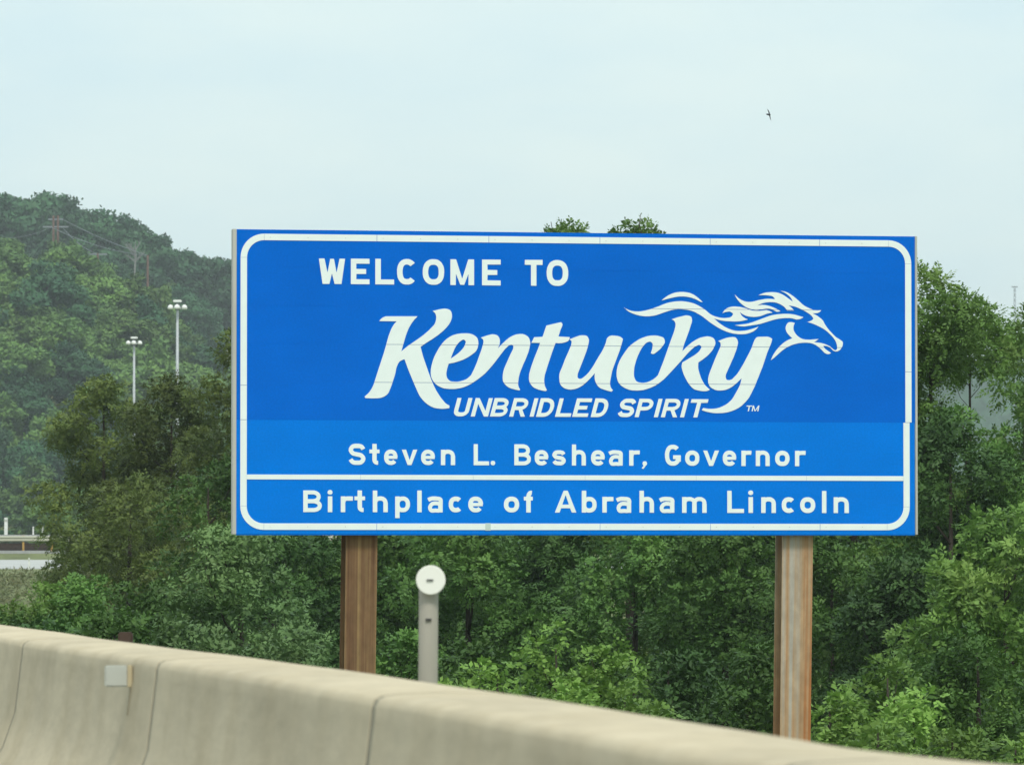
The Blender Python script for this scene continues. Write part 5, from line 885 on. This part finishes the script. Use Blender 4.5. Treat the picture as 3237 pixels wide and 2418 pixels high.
tw = empty('antenna_tower', (tp.x, tp.y, gz(tp.x, tp.y)), 'faint thin lattice tower above the trees at the far right', 'tower')
H = tp.z - gz(tp.x, tp.y); b = MB()
for a in range(3): b.tube([(.3 * math.cos(a * 2.09), .3 * math.sin(a * 2.09), 0), (.22 * math.cos(a * 2.09), .22 * math.sin(a * 2.09), H)], .05, 5)
b.build('mast', M['wire'], tw)
b = MB()
for k in range(int(H / 1.2)):
    for a in range(3): b.tube([(.27 * math.cos(a * 2.09), .27 * math.sin(a * 2.09), k * 1.2), (.27 * math.cos((a + 1) * 2.09), .27 * math.sin((a + 1) * 2.09), k * 1.2 + 1.2)], .035, 4)
b.build('bracing', M['wire'], tw)
MB().box(-.7, .7, -.1, .1, H - .3, H - .05).build('antenna', M['wire'], tw)

# ------------------------------------------------------------------ guardrail and markers by the far road
gr = empty('guardrail', (-27, 318, 1.0), 'pale metal guardrail on orange-brown posts beside the far road', 'guardrail', rz=math.atan2(22, 85))
WB = [(-.02, -.155), (.03, -.11), (.03, -.06), (-.02, -.03), (-.02, .03), (.03, .06), (.03, .11), (-.02, .155), (-.035, .155), (.01, .11), (.01, .06), (-.04, .03), (-.04, -.03), (.01, -.06), (.01, -.11), (-.035, -.155)]
b = MB(); m = len(WB)
b.v = [(-14, -x, z + .75) for x, z in WB] + [(22, -x, z + .75) for x, z in WB]
b.f = [(k, (k+1) % m, m + (k+1) % m, m + k) for k in range(m)] + [tuple(range(m))[::-1], tuple(range(m, 2*m))]
b.build('rail_beam', M['beam'], gr)
b = MB().box(-14, 22, .15, .35, .90, .98).build('top_rail', M['galv'], gr)
b = MB().box(-14, 22, -.1, .25, -.1, .07).build('footing', M['galv'], gr)
b = MB().box(-14, 22, .5, .6, -.1, .5).build('painted_gap_shade', M['wood_dark'], gr)  # added dark board: paints in the shade of the gap under the beam
for k in range(-6, 12): MB().box(k * 1.66 - .055 + .6, k * 1.66 + .055 + .6, .04, .16, -.3, .93).build('post', M['orange'], gr)
def marker(px, top, bot, Y, label, w=.10):
    p = place(px, top, Y); q = place(px, bot, Y); r_ = empty('marker_post', (p.x, p.y, q.z), label, 'marker post', 'white marker posts by the far road')
    H = p.z - q.z; MB().box(-w/2, w/2, -.03, .03, -.3, H).build('post', M['white_paint'], r_, bevel=.01)
    MB().box(-w/2 + .01, w/2 - .01, -.036, -.031, H * .75, H * .9).build('reflector_strip', M['grey_plate'], r_)
marker(19, 1636, 1688, 322, 'tall broad white marker post at the left edge behind the guardrail', .20)
marker(105, 1664, 1688, 322, 'small white marker post behind the guardrail, left of the pair', .09)
marker(135, 1663, 1688, 322, 'small white marker post behind the guardrail, right of the pair', .09)
marker(92, 1763, 1803, 288, 'white marker post on the near edge of the far road', .075)

# ------------------------------------------------------------------ bird
bc = place(2432.5, 363, 66)
bird = empty('swallow', tuple(bc), 'small dark swallow flying high above the sign', 'bird')
def solid(name, pts, th):
    n = len(pts); v = [(x, -th, z) for x, z in pts] + [(x, th, z) for x, z in pts]
    f = [tuple(range(n))[::-1], tuple(range(n, 2*n))] + [(k, (k+1) % n, n + (k+1) % n, n + k) for k in range(n)]
    me = bpy.data.meshes.new(name); me.from_pydata(v, [], f); return link(name, me, M['bird'], bird)
b = MB().tube([(-.040, 0, .006), (-.030, 0, .004), (-.01, 0, 0), (.006, 0, -.002), (.014, 0, -.003)], [.003, .008, .011, .008, .002], 8).build('body', M['bird'], bird, smooth=True)
solid('wing', [(-.008, .006), (.006, .004), (.003, .022), (-.008, .045), (-.030, .072), (-.020, .046), (-.013, .024)], .002)
solid('wing', [(-.008, -.006), (.007, -.004), (.012, -.030), (.016, -.060), (.020, -.076), (.008, -.056), (.000, -.028)], .002)

# ------------------------------------------------------------------ air
hz = bpy.data.meshes.new('haze')
x0, x1, y0, y1, z0, z1 = -3300, 3300, -260, 4300, -22, 150
hz.from_pydata([(x, y, z) for z in (z0, z1) for y in (y0, y1) for x in (x0, x1)], [], [(0, 2, 3, 1), (4, 5, 7, 6), (0, 1, 5, 4), (2, 6, 7, 3), (0, 4, 6, 2), (1, 3, 7, 5)])
hm = bpy.data.materials.new('haze_air'); hm.use_nodes = True; hn = hm.node_tree; hn.nodes.clear()
ho = hn.nodes.new('ShaderNodeOutputMaterial'); hv = hn.nodes.new('ShaderNodeVolumePrincipled')
hv.inputs['Color'].default_value = (.88, .96, 1.0, 1); hv.inputs['Density'].default_value = 0.00022; hv.inputs['Anisotropy'].default_value = .0
hn.links.new(hv.outputs['Volume'], ho.inputs['Volume'])
tag(link('haze', hz, hm), kind='stuff')

print('leaf triangles', TRIS[0])
